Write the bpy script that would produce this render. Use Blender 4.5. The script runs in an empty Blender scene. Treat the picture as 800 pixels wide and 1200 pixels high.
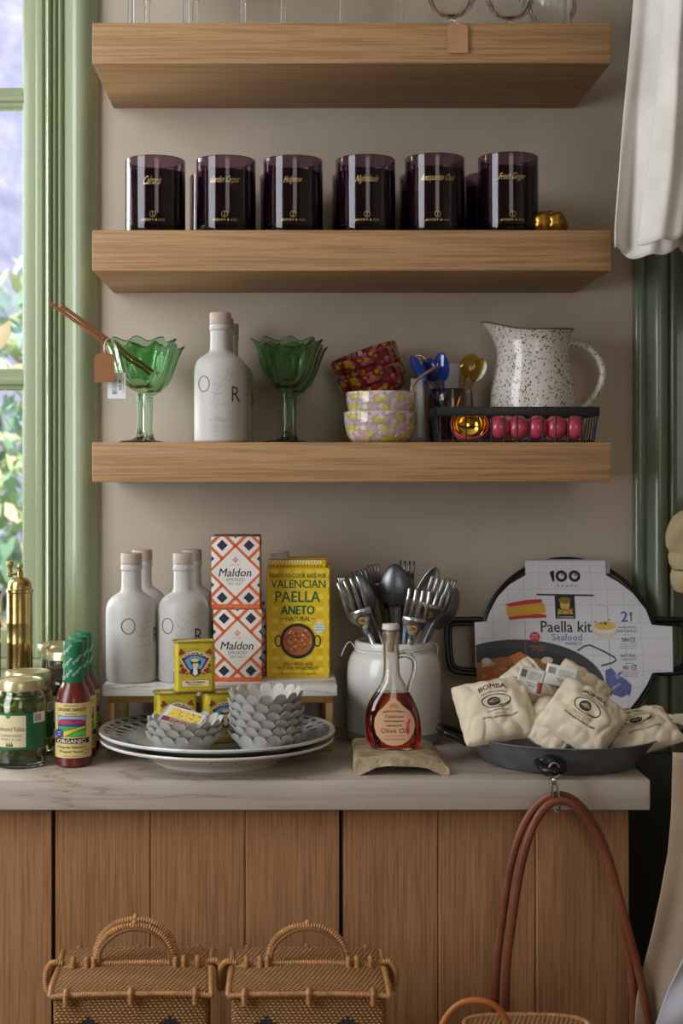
import bpy, bmesh, math, random
from mathutils import Vector, Matrix, Euler
from mathutils import noise as mnoise
PI = math.pi
S = bpy.context.scene
COL = S.collection
random.seed(7)

# ------------------------------------------------------------------ camera
F = 1683.0; CX = 332.0; CY = 552.0; H = 1.322      # focal length in pixels of the 800x1200 frame, eye level, eye height
def X(u, Y): return (u - CX) * Y / F
def Z(v, Y): return H - (v - CY) * Y / F
def P(u, v, Y): return Vector((X(u, Y), Y, Z(v, Y)))
cam = bpy.data.cameras.new('camera'); camo = bpy.data.objects.new('camera', cam); COL.objects.link(camo)
camo.location = (0, 0, H); camo.rotation_euler = (PI / 2, 0, 0)
cam.sensor_fit = 'VERTICAL'; cam.sensor_height = 36; cam.sensor_width = 24
cam.lens = 36 * F / 1200
cam.shift_x = (400 - CX) / 1200; cam.shift_y = -(600 - CY) / 1200
cam.clip_start = 0.05; cam.clip_end = 60
cam.dof.use_dof = True; cam.dof.focus_distance = 2.0; cam.dof.aperture_fstop = 5.6
S.camera = camo
# ------------------------------------------------------------------ world, lights, exposure
S.view_settings.view_transform = 'Standard'; S.view_settings.look = 'None'
S.view_settings.gamma = 1; S.view_settings.exposure = 0.0
S.view_settings.use_curve_mapping = False
w = bpy.data.worlds.new('world'); S.world = w; w.use_nodes = True
bg = w.node_tree.nodes['Background']; bg.inputs[0].default_value = (0.86, 0.90, 1.0, 1); bg.inputs[1].default_value = 1.6
def area(name, loc, tgt, sx, sy, power, col):
    l = bpy.data.lights.new(name, 'AREA'); l.shape = 'RECTANGLE'; l.size = sx; l.size_y = sy
    l.energy = power; l.color = col
    o = bpy.data.objects.new(name, l); COL.objects.link(o); o.location = loc
    o.rotation_euler = (Vector(tgt) - Vector(loc)).to_track_quat('-Z', 'Y').to_euler()
    return o
sun = bpy.data.lights.new('sun', 'SUN'); sun.energy = 5.0; sun.angle = 0.02; sun.color = (1, 0.95, 0.86)
so = bpy.data.objects.new('sun', sun); COL.objects.link(so); so.location = (0, -4, 8)
so.rotation_euler = Vector((0.25, 0.72, -0.78)).to_track_quat('-Z', 'Y').to_euler()
area('assumed_left_window_lamp', (-1.55, 0.95, 1.75), (0.05, 2.2, 1.15), 0.9, 1.7, 36, (0.90, 0.95, 1.0))  # assumed unseen window at left: area lamp added inside the room, wall is solid
area('daylight_garden_window', (-1.45, 2.75, 1.6), (0.0, 1.95, 1.15), 0.6, 1.3, 34, (0.93, 1.0, 0.93))  # area lamp added outside the garden window to strengthen its daylight
area('assumed_front_window_lamp', (0.55, -2.2, 1.9), (0.1, 2.2, 1.2), 1.1, 1.6, 15, (1.0, 0.95, 0.88))  # added fill lamp in the room for an assumed window behind the camera
S.cycles.max_bounces = 14; S.cycles.transmission_bounces = 12; S.cycles.transparent_max_bounces = 12
S.cycles.sample_clamp_indirect = 6.0
S.cycles.use_denoising = True

# ------------------------------------------------------------------ materials
def lin(c):
    if isinstance(c, str):
        c = c.lstrip('#'); c = [int(c[i:i + 2], 16) / 255 for i in (0, 2, 4)]
        c = [x / 12.92 if x <= 0.04045 else ((x + 0.055) / 1.055) ** 2.4 for x in c]
    return (c[0], c[1], c[2], 1)
_M = {}
class NT:
    def __init__(s, name):
        s.m = bpy.data.materials.new(name); s.m.use_nodes = True; s.t = s.m.node_tree
        s.b = s.t.nodes['Principled BSDF']
    def n(s, typ, **kw):
        o = s.t.nodes.new(typ)
        for k, v in kw.items():
            if k.startswith('i_'):
                key = k[2:]; key = int(key) if key.isdigit() else key.replace('_', ' ')
                o.inputs[key].default_value = v
            else: setattr(o, k, v)
        return o
    def l(s, a, b): s.t.links.new(a, b)
    def coord(s, scale=(1, 1, 1), rot=(0, 0, 0), kind='Object'):
        tc = s.n('ShaderNodeTexCoord'); mp = s.n('ShaderNodeMapping')
        mp.inputs['Scale'].default_value = scale; mp.inputs['Rotation'].default_value = rot
        s.l(tc.outputs[kind], mp.inputs[0]); return mp.outputs[0]
    def noise(s, vec, scale, detail=4, rough=0.6, dist=0):
        n = s.n('ShaderNodeTexNoise'); n.inputs['Scale'].default_value = scale
        n.inputs['Detail'].default_value = detail; n.inputs['Roughness'].default_value = rough
        n.inputs['Distortion'].default_value = dist; s.l(vec, n.inputs['Vector']); return n.outputs[0]
    def ramp(s, fac, stops, interp='LINEAR'):
        r = s.n('ShaderNodeValToRGB'); r.color_ramp.interpolation = interp
        e = r.color_ramp.elements
        while len(e) < len(stops): e.new(0.5)
        for q, (p, c) in zip(e, stops): q.position = p; q.color = lin(c)
        s.l(fac, r.inputs[0]); return r.outputs[0]
    def bump(s, h, strength=0.3, dist=0.001):
        b = s.n('ShaderNodeBump'); b.inputs['Strength'].default_value = strength
        b.inputs['Distance'].default_value = dist; s.l(h, b.inputs['Height']); s.l(b.outputs[0], s.b.inputs['Normal'])
    def mix(s, f, a, b):
        m = s.n('ShaderNodeMix', data_type='RGBA')
        if isinstance(f, (int, float)): m.inputs[0].default_value = f
        else: s.l(f, m.inputs[0])
        for k, v in ((6, a), (7, b)):
            if hasattr(v, 'is_linked') or hasattr(v, 'links'): s.l(v, m.inputs[k])
            else: m.inputs[k].default_value = lin(v)
        return m.outputs[2]
    def set(s, rough=0.5, metal=0, spec=0.5, trans=0, ior=1.45, coat=0, sss=0):
        b = s.b.inputs; b['Roughness'].default_value = rough; b['Metallic'].default_value = metal
        b['Specular IOR Level'].default_value = spec; b['Transmission Weight'].default_value = trans
        b['IOR'].default_value = ior; b['Coat Weight'].default_value = coat
        return s.m
def mat(name, c, rough=0.5, metal=0, spec=0.5, trans=0, ior=1.45, coat=0, c2=None, ns=8, nstr=0, bs=0, bscale=60, bd=0.001):
    if name in _M: return _M[name]
    t = NT(name); t.b.inputs['Base Color'].default_value = lin(c)
    if c2:
        v = t.coord(); f = t.noise(v, ns, 5); t.l(t.ramp(f, [(0.35, c), (0.65, c2)]), t.b.inputs['Base Color'])
    if bs:
        v = t.coord(); t.bump(t.noise(v, bscale, 4), bs, bd)
    t.set(rough, metal, spec, trans, ior, coat); _M[name] = t.m; return t.m
def flat(c, rough=0.55): return mat('ink_' + c.strip('#'), c, rough)

def wood(name, c1, c2, c3, axis='x', rough=0.5, cs=1.0):
    t = NT(name)
    sc = {'x': (1.2, 14, 14), 'z': (14, 14, 1.2)}[axis]
    v = t.coord(sc)
    d = t.noise(v, 1.15 * cs, 2, 0.4, 0.5)
    # cathedral figure: stretched rings
    m1 = t.n('ShaderNodeMath', operation='MULTIPLY'); t.l(d, m1.inputs[0]); m1.inputs[1].default_value = 9
    fr = t.n('ShaderNodeMath', operation='PINGPONG'); t.l(m1.outputs[0], fr.inputs[0]); fr.inputs[1].default_value = 0.5
    sc2 = {'x': (4, 190, 190), 'z': (190, 190, 4)}[axis]
    g = t.noise(t.coord(sc2), 1.5, 3, 0.7)
    big = t.noise(t.coord({'x': (.6, 3, 3), 'z': (3, 3, .6)}[axis]), 1.3, 2)
    a = t.ramp(fr.outputs[0], [(0.0, c2), (0.12, c1), (0.7, c2), (1, c1)])
    b = t.ramp(g, [(0.40, c3), (0.56, c1)])
    m = t.mix(0.6, a, b)
    m = t.mix(t.ramp(big, [(0.3, '#000000'), (0.7, '#808080')]), m, c1)
    t.l(m, t.b.inputs['Base Color']); t.bump(g, 0.25, 0.0006)
    return t.set(rough, spec=0.35)

def glassmat(name, c, rough=0.0, ior=1.45): return mat(name, c, rough, trans=1.0, ior=ior)
def metal(name, c, rough=0.3): return mat(name, c, rough, metal=1.0)

OAK = wood('oak', '#b48c63', '#a57d56', '#7a593b', 'x')
OAKV = wood('oak_vertical', '#a87a54', '#986c48', '#6d4a2f', 'z', cs=.8)
def plaster():
    t = NT('plaster'); v = t.coord()
    f = t.noise(v, 3.0, 6, 0.65, 0.4)
    t.l(t.ramp(f, [(0.3, '#b8a99a'), (0.7, '#c6b9a8')]), t.b.inputs['Base Color'])
    t.bump(t.noise(v, 24, 5, 0.6), 0.12, 0.003); return t.set(0.75, spec=0.25)
PLASTER = plaster()
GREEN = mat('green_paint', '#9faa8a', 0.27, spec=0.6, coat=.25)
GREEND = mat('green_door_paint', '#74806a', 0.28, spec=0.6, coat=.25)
def stone(name, base, vein, light, rough=0.3, sc=1.0, vstr=0.035):
    t = NT(name); v = t.coord((0.7 * sc, 2.6 * sc, 9.0 * sc))
    f = t.noise(v, 1.7, 7, 0.55, 0.7)
    s1 = t.n('ShaderNodeMath', operation='SUBTRACT'); t.l(f, s1.inputs[0]); s1.inputs[1].default_value = 0.5
    ab = t.n('ShaderNodeMath', operation='ABSOLUTE'); t.l(s1.outputs[0], ab.inputs[0])
    vcol = t.ramp(ab.outputs[0], [(0.0, vein), (vstr * 0.35, base), (vstr * 2.5, light)])
    g = t.noise(t.coord((3, 8, 30)), 2.5, 5, 0.6, 0.5)
    m = t.mix(t.ramp(g, [(0.35, '#000000'), (0.75, '#707070')]), vcol, base)
    t.l(m, t.b.inputs['Base Color']); return t.set(rough, spec=0.45)
COUNTER = stone('quartzite', '#b3a598', '#9b8877', '#bfb3a7', 0.25, 1.0, .022)
MARBLE = stone('white_marble', '#dcdad8', '#a5a3a3', '#ebeae8', 0.3, 2.0, 0.03)

# ------------------------------------------------------------------ mesh building
def clip_rect(pts, r):
    x0, x1, y0, y1 = r
    def cl(ps, ins, inter):
        out = []
        for i in range(len(ps)):
            a, b = ps[i - 1], ps[i]
            ia, ib = ins(a), ins(b)
            if ib:
                if not ia: out.append(inter(a, b))
                out.append(b)
            elif ia: out.append(inter(a, b))
        return out
    def ix(c): return lambda a, b: (c, a[1] + (b[1] - a[1]) * (c - a[0]) / (b[0] - a[0]))
    def iy(c): return lambda a, b: (a[0] + (b[0] - a[0]) * (c - a[1]) / (b[1] - a[1]), c)
    for ins, it in ((lambda p: p[0] >= x0, ix(x0)), (lambda p: p[0] <= x1, ix(x1)), (lambda p: p[1] >= y0, iy(y0)), (lambda p: p[1] <= y1, iy(y1))):
        pts = cl(pts, ins, it)
        if not pts: return []
    return pts
_TX = {}
def text2d(s, bold=0.0):
    bold = 0.0; k = (s, bold)
    if k not in _TX:
        cu = bpy.data.curves.new('t', 'FONT'); cu.body = s; cu.offset = bold * 0.42; cu.resolution_u = 2
        o = bpy.data.objects.new('t', cu); COL.objects.link(o)
        me = o.to_mesh()
        vs = [(v.co.x, v.co.y) for v in me.vertices]; fs = [tuple(p.vertices) for p in me.polygons]
        o.to_mesh_clear(); bpy.data.objects.remove(o); bpy.data.curves.remove(cu)
        x0 = min(v[0] for v in vs); x1 = max(v[0] for v in vs); y0 = min(v[1] for v in vs); y1 = max(v[1] for v in vs)
        vs = [((v[0] - x0) / (x1 - x0) - 0.5, (v[1] - y0) / (y1 - y0) - 0.5) for v in vs]
        _TX[k] = (vs, fs)
    return _TX[k]
def circle(cx, cy, rx, ry=None, n=28, a0=0, a1=2 * PI):
    ry = rx if ry is None else ry
    return [(cx + rx * math.cos(a0 + (a1 - a0) * i / n), cy + ry * math.sin(a0 + (a1 - a0) * i / n)) for i in range(n + (0 if abs(a1 - a0) > 6.28 else 1))]
def rrect(x0, x1, y0, y1, r=3, n=4):
    o = []
    for cx, cy, a in ((x1 - r, y1 - r, 0), (x0 + r, y1 - r, PI / 2), (x0 + r, y0 + r, PI), (x1 - r, y0 + r, 1.5 * PI)):
        for i in range(n + 1): o.append((cx + r * math.cos(a + PI / 2 * i / n), cy + r * math.sin(a + PI / 2 * i / n)))
    return o
def rect(x0, x1, y0, y1): return [(x0, y0), (x1, y0), (x1, y1), (x0, y1)]
def planemap(O, U, V, u0, v0, s, eps=0.00012):
    O = Vector(O); U = Vector(U).normalized(); V = Vector(V).normalized(); N = U.cross(V)
    return lambda u, v, k: O + U * ((u - u0) * s) + V * ((v0 - v) * s) + N * (eps * k)
def cylmap(r, z0, u0, v0, s, eps=0.00015, proj=True):
    def f(u, v, k):
        d = (u - u0) * s / r
        a = math.asin(max(-0.999, min(0.999, d))) if proj else d
        R = r + eps * k
        return Vector((R * math.sin(a), -R * math.cos(a), z0 + (v0 - v) * s))
    return f
def smooth_path(pts, n=6, closed=False):
    pts = [Vector(p) for p in pts]; out = []; N = len(pts)
    rng = range(N if closed else N - 1)
    for i in rng:
        if closed: p0, p1, p2, p3 = pts[(i - 1) % N], pts[i], pts[(i + 1) % N], pts[(i + 2) % N]
        else: p0, p1, p2, p3 = pts[max(i - 1, 0)], pts[i], pts[i + 1], pts[min(i + 2, N - 1)]
        for j in range(n):
            t = j / n
            out.append(0.5 * ((2 * p1) + (p2 - p0) * t + (2 * p0 - 5 * p1 + 4 * p2 - p3) * t * t + (3 * p1 - p0 - 3 * p2 + p3) * t ** 3))
    if not closed: out.append(pts[-1])
    return out

class MB:
    def __init__(s): s.bm = bmesh.new(); s.mats = []; s.M = Matrix.Identity(4)
    def mi(s, m):
        if m not in s.mats: s.mats.append(m)
        return s.mats.index(m)
    def add(s, vs, fs, m):
        k = s.mi(m); bv = [s.bm.verts.new(s.M @ Vector(v)) for v in vs]
        for f in fs:
            if len(set(f)) < 3: continue
            try: fc = s.bm.faces.new([bv[i] for i in f]); fc.material_index = k; fc.smooth = True
            except ValueError: pass
    def merge(s, t, m):
        t.verts.ensure_lookup_table(); t.verts.index_update()
        s.add([v.co.copy() for v in t.verts], [[v.index for v in f.verts] for f in t.faces], m); t.free()
    def box(s, x0, x1, y0, y1, z0, z1, m, bev=0.0, seg=2):
        t = bmesh.new(); bmesh.ops.create_cube(t, size=1)
        for v in t.verts: v.co = Vector(((x0 + x1) / 2 + v.co.x * (x1 - x0), (y0 + y1) / 2 + v.co.y * (y1 - y0), (z0 + z1) / 2 + v.co.z * (z1 - z0)))
        if bev: bmesh.ops.bevel(t, geom=t.edges[:], offset=bev, segments=seg, affect='EDGES', profile=0.5)
        s.merge(t, m); return s
    def grid(s, fn, nu, nv, m, wu=False, wv=False, flip=False):
        vs = []; cu = nu if wu else nu + 1; cv = nv if wv else nv + 1
        for j in range(cv):
            for i in range(cu): vs.append(fn(i / nu, j / nv))
        fs = []
        for j in range(nv):
            for i in range(nu):
                a = j * cu + i; b = j * cu + (i + 1) % cu; c = ((j + 1) % cv) * cu + (i + 1) % cu; d = ((j + 1) % cv) * cu + i
                fs.append((d, c, b, a) if flip else (a, b, c, d))
        s.add(vs, fs, m); return s
    def lathe(s, prof, m, seg=40, c=(0, 0, 0), wave=None, flip=False):
        """profile of (radius, z[, wave amplitude]); ends at r=0 close"""
        c = Vector(c); vs = []; fs = []; rings = []
        for p in prof:
            r, z = p[0], p[1]; w = p[2] if len(p) > 2 else 0; wz = p[3] if len(p) > 3 else 0
            if r < 1e-6: rings.append([len(vs)]); vs.append(c + Vector((0, 0, z)))
            else:
                rings.append(list(range(len(vs), len(vs) + seg)))
                for i in range(seg):
                    a = 2 * PI * i / seg; k = math.cos(wave * a) if wave else 0
                    R = r + w * k; vs.append(c + Vector((R * math.sin(a), -R * math.cos(a), z + wz * k)))
        for A, B in zip(rings, rings[1:]):
            for i in range(seg):
                a0 = A[i % len(A)]; a1 = A[(i + 1) % len(A)]; b0 = B[i % len(B)]; b1 = B[(i + 1) % len(B)]
                if len(A) == 1 and len(B) == 1: continue
                f = [a0, a1, b1, b0]
                if len(A) == 1: f = [a0, b1, b0]
                elif len(B) == 1: f = [a0, a1, b0]
                fs.append(f[::-1] if flip else f)
        s.add(vs, fs, m); return s
    def tube(s, pts, r, m, seg=8, closed=False, flat=1.0, up=None):
        pts = [Vector(p) for p in pts]; n = len(pts); vs = []; fs = []
        T = []
        for i in range(n):
            a = pts[(i - 1) % n] if closed or i > 0 else pts[i]; b = pts[(i + 1) % n] if closed or i < n - 1 else pts[i]
            T.append((b - a).normalized())
        U = Vector(up) if up else (Vector((0, 0, 1)) if abs(T[0].z) < 0.9 else Vector((1, 0, 0)))
        N = (U - T[0] * U.dot(T[0])).normalized()
        for i in range(n):
            N = (N - T[i] * N.dot(T[i])).normalized(); B = T[i].cross(N)
            R = r[i] if isinstance(r, (list, tuple)) else r
            for k in range(seg):
                a = 2 * PI * k / seg; vs.append(pts[i] + N * (R * flat * math.cos(a)) + B * (R * math.sin(a)))
        for i in range(n if closed else n - 1):
            for k in range(seg):
                a = i * seg + k; b = i * seg + (k + 1) % seg; j = (i + 1) % n
                fs.append((a, b, j * seg + (k + 1) % seg, j * seg + k))
        if not closed: fs.append(tuple(range(seg))[::-1]); fs.append(tuple((n - 1) * seg + k for k in range(seg)))
        s.add(vs, fs, m); return s
    def ball(s, c, r, m, sc=(1, 1, 1), R=None, nu=16, nv=10):
        c = Vector(c); R = R or Matrix.Identity(3)
        pr = [(math.sin(PI * j / nv), -math.cos(PI * j / nv)) for j in range(nv + 1)]
        vs = []; 
        def fn(u, v):
            a = 2 * PI * u; q = PI * v
            return c + R @ Vector((r * sc[0] * math.sin(q) * math.cos(a), r * sc[1] * math.sin(q) * math.sin(a), -r * sc[2] * math.cos(q)))
        s.grid(fn, nu, nv, m, wu=True); return s
    def extrude(s, poly, y0, y1, m, bev=0.0):
        """poly in (x,z), extruded along y"""
        t = bmesh.new(); a = [t.verts.new((p[0], y0, p[1])) for p in poly]; f = t.faces.new(a)
        r = bmesh.ops.extrude_face_region(t, geom=[f])
        for v in r['geom']:
            if isinstance(v, bmesh.types.BMVert): v.co.y = y1
        bmesh.ops.recalc_face_normals(t, faces=t.faces[:])
        if bev:
            es = [e for e in t.edges if abs((e.verts[0].co - e.verts[1].co).y) < 1e-7]
            bmesh.ops.bevel(t, geom=es, offset=bev, segments=2, affect='EDGES', profile=0.5)
        s.merge(t, m); return s
    def _map2d(s, t, mp, m, layer, cut, cutv=None):
        if cut:
            for ax, st in ((0, cut), (1, cutv)):
                if not st: continue
                lo = min(v.co[ax] for v in t.verts); hi = max(v.co[ax] for v in t.verts)
                k = math.floor(lo / st) + 1
                while k * st < hi:
                    co = Vector((0, 0, 0)); co[ax] = k * st; no = Vector((0, 0, 0)); no[ax] = 1
                    bmesh.ops.bisect_plane(t, geom=t.verts[:] + t.edges[:] + t.faces[:], plane_co=co, plane_no=no); k += 1
        for v in t.verts: v.co = mp(v.co.x, v.co.y, layer)
        s.merge(t, m)
    def art(s, mp, pts, m, layer=1, clip=None, cut=None, cutv=None):
        if isinstance(m, str): m = flat(m)
        if clip: pts = clip_rect(pts, clip)
        if len(pts) < 3: return s
        t = bmesh.new(); f = t.faces.new([t.verts.new((p[0], p[1], 0)) for p in pts])
        if len(pts) > 4: bmesh.ops.triangulate(t, faces=[f])
        f = None; s._map2d(t, mp, m, layer, cut, cutv); return s
    def stroke(s, mp, pts, wd, m, layer=2, cut=None, cutv=None, closed=False):
        if isinstance(m, str): m = flat(m)
        n = len(pts); L = []; R = []
        for i in range(n):
            a = pts[(i - 1) % n] if closed or i else pts[i]; b = pts[(i + 1) % n] if closed or i < n - 1 else pts[i]
            dx, dy = b[0] - a[0], b[1] - a[1]; q = math.hypot(dx, dy) or 1
            L.append((pts[i][0] - dy / q * wd / 2, pts[i][1] + dx / q * wd / 2)); R.append((pts[i][0] + dy / q * wd / 2, pts[i][1] - dx / q * wd / 2))
        t = bmesh.new(); A = [t.verts.new((p[0], p[1], 0)) for p in L]; B = [t.verts.new((p[0], p[1], 0)) for p in R]
        for i in range(n if closed else n - 1): t.faces.new((A[i], A[(i + 1) % n], B[(i + 1) % n], B[i]))
        s._map2d(t, mp, m, layer, cut, cutv); return s
    def text(s, mp, st, cx, cy, w, h, m, layer=3, bold=0.0, shear=0.0, warp=None, rot=0.0, cut=None, cutv=None):
        if isinstance(m, str): m = flat(m)
        if bold > 0.004:
            dx = min(bold, .05) * h * 0.9; dy = dx * .45
            for q2, (ex, ey) in enumerate(((-dx, 0), (dx, 0), (0, dy), (0, -dy))):
                s.text(mp, st, cx + ex, cy + ey, w, h, m, layer + .12 * (q2 + 1), 0, shear, warp, rot, cut, cutv)
        vs, fs = text2d(st, 0); t = bmesh.new(); bv = []; c, q = math.cos(rot), math.sin(rot)
        for x, y in vs:
            a = (x + shear * y * h / w) * w; b = -y * h
            if warp: a, b = warp(a, b)
            bv.append(t.verts.new((cx + a * c - b * q, cy + a * q + b * c, 0)))
        for f in fs:
            try: t.faces.new([bv[i] for i in f])
            except ValueError: pass
        s._map2d(t, mp, m, layer, cut, cutv); return s
    def build(s, name, parent=None, loc=None, rot=None, angle=40, solid=0, sub=0, kind=None):
        me = bpy.data.meshes.new(name)
        if solid != 0 and False: pass
        s.bm.normal_update(); s.bm.to_mesh(me); s.bm.free()
        for m in s.mats: me.materials.append(m)
        o = bpy.data.objects.new(name, me); COL.objects.link(o)
        try: me.set_sharp_from_angle(angle=math.radians(angle))
        except Exception: pass
        if sub: md = o.modifiers.new('sub', 'SUBSURF'); md.levels = sub; md.render_levels = sub
        if solid: md = o.modifiers.new('solid', 'SOLIDIFY'); md.thickness = solid; md.offset = 0
        if parent: o.parent = parent
        if loc is not None: o.location = loc
        if rot is not None: o.rotation_euler = rot
        if kind: o['kind'] = kind
        return o
def tag(o, label, cat, group=None, kind=None):
    o['label'] = label; o['category'] = cat
    if group: o['group'] = group
    if kind: o['kind'] = kind
    return o
def thing(name, label, cat, loc=(0, 0, 0), rot=(0, 0, 0), group=None):
    o = bpy.data.objects.new(name, None); COL.objects.link(o); o.empty_display_size = 0.05
    o.location = loc; o.rotation_euler = rot if isinstance(rot, (tuple, list, Euler)) else (0, 0, rot)
    return tag(o, label, cat, group)
def dup(root, loc, rot=None, label=None, group=None, scale=None):
    def cp(o, par):
        c = o.copy(); COL.objects.link(c)
        if par: c.parent = par
        for ch in o.children: cp(ch, c)
        return c
    r = cp(root, None); r.location = loc
    if rot is not None: r.rotation_euler = rot if isinstance(rot, (tuple, list, Euler)) else (0, 0, rot)
    if label: r['label'] = label
    if group: r['group'] = group
    if scale: r.scale = (scale,) * 3
    return r
# ================================================================== SETTING
WALL = 2.27; CT = 0.92
b = MB(); b.box(X(113, WALL), X(743, WALL), WALL, WALL + 0.12, 0, 2.6, PLASTER).build('wall_back', kind='structure')
b = MB(); b.box(-2.4, 2.0, -3, 2.39, -0.05, 0, mat('floor_boards', '#8a745c', 0.5, c2='#7a6550', ns=5)).build('floor', kind='structure')
WP = mat('room_wall_paint', '#b5a894', .8)
MB().box(-2.5, -2.4, -3.2, 2.39, 0, 2.6, WP).build('wall_side_left', kind='structure'); MB().box(2.0, 2.1, -3.2, 2.39, 0, 2.6, WP).build('wall_side_right', kind='structure'); MB().box(-2.5, 2.1, -3.3, -3.2, 0, 2.6, WP).build('wall_front', kind='structure')
b = MB(); b.box(-2.4, 2.0, -3.2, 2.5, 2.6, 2.7, mat('ceiling_paint', '#d8d2c6', 0.8)).build('ceiling', kind='structure')
# window casing: one moulded profile run up the wall
def run_profile(name, prof, z0, z1, m, kind='structure'):
    b = MB(); n = len(prof)
    vs = [(p[0], p[1], z0) for p in prof] + [(p[0], p[1], z1) for p in prof]
    b.add(vs, [(i, (i + 1) % n, n + (i + 1) % n, n + i) for i in range(n)] + [tuple(range(n))[::-1], tuple(range(n, 2 * n))], m)
    return b.build(name, kind=kind, angle=55)
def arc(x0, y0, x1, y1, bulge, n=8):
    out = []
    for i in range(n + 1):
        t = i / n; out.append((x0 + (x1 - x0) * t, y0 + (y1 - y0) * t - bulge * math.sin(PI * t)))
    return out
u = lambda p, Y=2.25: X(p, Y)
prof = [(u(113.6), 2.30)] + arc(u(113.6), 2.262, u(76), 2.250, 0.018, 14) + [(u(75.5), 2.256), (u(73), 2.256)] + arc(u(73), 2.252, u(68), 2.252, 0.005, 6) + \
       [(u(67.4), 2.258), (u(65.8), 2.258)] + arc(u(65.5), 2.253, u(62), 2.253, 0.004, 6) + [(u(61.5), 2.262), (u(59.5), 2.262)] + \
       arc(u(59), 2.255, u(53.5), 2.257, 0.007, 8) + [(u(53), 2.27), (u(50), 2.275), (u(50), 2.37), (u(113.6), 2.37)]
run_profile('trim_1', prof, CT, 2.6, GREEN)
WL = -1.75     # left end of the window opening (outside the frame)
win = thing('window_1', 'x', 'x'); 
for k in ('label', 'category'): del win[k]
win['kind'] = 'structure'
YS = 2.30; sx0, sx1 = X(29, YS), X(50.5, YS)
zb = Z(770, YS); 
b = MB(); b.box(sx0, sx1 + .004, YS - .012, YS + .03, zb, 2.6, GREEN, .002)
b.box(sx0 - .004, sx0 + .004, YS + .0, YS + .03, zb, 2.6, GREEN, .002)
b.box(sx1 - .01, sx1 + .002, YS - .018, YS + .0, zb, 2.6, GREEN, .003)
b.box(WL, WL + .05, YS - .012, YS + .03, zb, 2.6, GREEN, .002)
b.box(WL, sx0 - .002, YS - .011, YS + .028, zb, zb + .045, GREEN, .003)
b.box(WL, sx0 - .002, YS - .011, YS + .028, 2.50, 2.6, GREEN, .003)
b.build('window_frame', win)
b = MB()
for v0, v1 in ((102, 126), (432, 457), (-229, -205)):
    z0, z1 = Z(v1, YS), Z(v0, YS)
    b.box(WL + .04, sx0 + .002, YS + .0, YS + .028, z0, z1, GREEN, .004)
    b.box(WL + .04, sx0 + .002, YS - .008, YS + .002, z0 + .008, z1 - .008, GREEN, .003)
for xx in (-.80, -1.22): b.box(xx - .014, xx + .014, YS, YS + .026, zb, 2.6, GREEN, .004)
b.build('glazing_bars', win)
_t = NT('window_glass'); _tr = _t.n('ShaderNodeBsdfTransparent'); _gl = _t.n('ShaderNodeBsdfGlossy'); _gl.inputs['Roughness'].default_value = .02; _mx = _t.n('ShaderNodeMixShader')
_mx.inputs[0].default_value = .05; _t.l(_tr.outputs[0], _mx.inputs[1]); _t.l(_gl.outputs[0], _mx.inputs[2]); _t.l(_mx.outputs[0], _t.t.nodes['Material Output'].inputs[0]); PANE = _t.m
b = MB(); b.box(WL + .04, sx0 + .003, YS + .012, YS + .016, zb + .04, 2.55, PANE).build('window_pane', win)
b = MB(); b.box(WL, u(50), 2.262, 2.37, zb - .014, zb, GREEN, .004).build('window_sill', win)
b = MB(); b.box(WL, u(50), 2.27, 2.39, 0, zb - .014, GREEN).build('wall_left', kind='structure')
b = MB(); b.box(-2.4, WL, 2.27, 2.39, 0, 2.6, PLASTER).build('wall_corner_left', kind='structure')
# right-hand door frame
r = lambda p: X(p, 2.26)
prof = [(r(742.5), 2.30), (r(742.5), 2.262)] + arc(r(743), 2.258, r(757), 2.258, 0.004, 6) + arc(r(758), 2.254, r(781), 2.252, 0.014, 12) + \
       [(r(782), 2.258)] + arc(r(783), 2.252, r(789), 2.252, 0.004, 6) + [(r(790), 2.262), (r(793.5), 2.262), (r(793.5), 2.37), (r(742.5), 2.37)]
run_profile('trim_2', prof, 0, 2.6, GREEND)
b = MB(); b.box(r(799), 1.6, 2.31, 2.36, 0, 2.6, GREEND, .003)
b.box(r(793), r(799.5), 2.33, 2.36, 0, 2.6, mat('dark_gap', '#101410', 0.7))
d = b.build('door_1', kind='structure')
b = MB(); hx = r(796.2)
for k in range(5): b.lathe([(0, 0), (.004, 0), (.004, .0105), (0, .0105)], metal('hinge_steel', '#8b8f86', .35), 14, (hx, 2.302, Z(612, 2.26) + k * .011))
b.build('door_hinge', d)
b = MB(); b.box(1.6, 2.0, 2.27, 2.39, 0, 2.6, PLASTER).build('wall_right', kind='structure')
b = MB(); b.box(X(738.5, 1.95), X(800, 2.2) + .4, 2.215, 2.24, 0, CT - .035, mat('dark_olive_shade', '#2c2d20', .6), .002).build('shade_panel_right', kind='structure')  # added dark sheet: cabinet's shade over the lower door frame, put in as colour

# ------------------------------------------------------------------ shelves
SH = {1: (26.5, 74.5), 2: (269.5, 317.5), 3: (518.2, 565)}
YF = 2.02
for k, lab in ((1, 'thick oak floating shelf at the top, carrying the clear stemmed glasses'), (2, 'thick oak floating shelf carrying the row of dark candles'), (3, 'thick oak floating shelf carrying the green glasses and speckled pitcher')):
    z1, z0 = Z(SH[k][0], YF), Z(SH[k][1], YF)
    xm = (X(108, YF) + X(716, YF)) / 2; hw = (X(716, YF) - X(108, YF)) / 2
    b = MB(); b.box(-hw, hw, -.125, .125, -(z1 - z0), 0, OAK, .0015)
    o = b.build('floating_shelf', loc=(xm, 2.145, z1)); tag(o, lab, 'shelf', 'oak floating shelves on the wall')
SZ = {k: Z(SH[k][0], YF) for k in SH}

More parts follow.
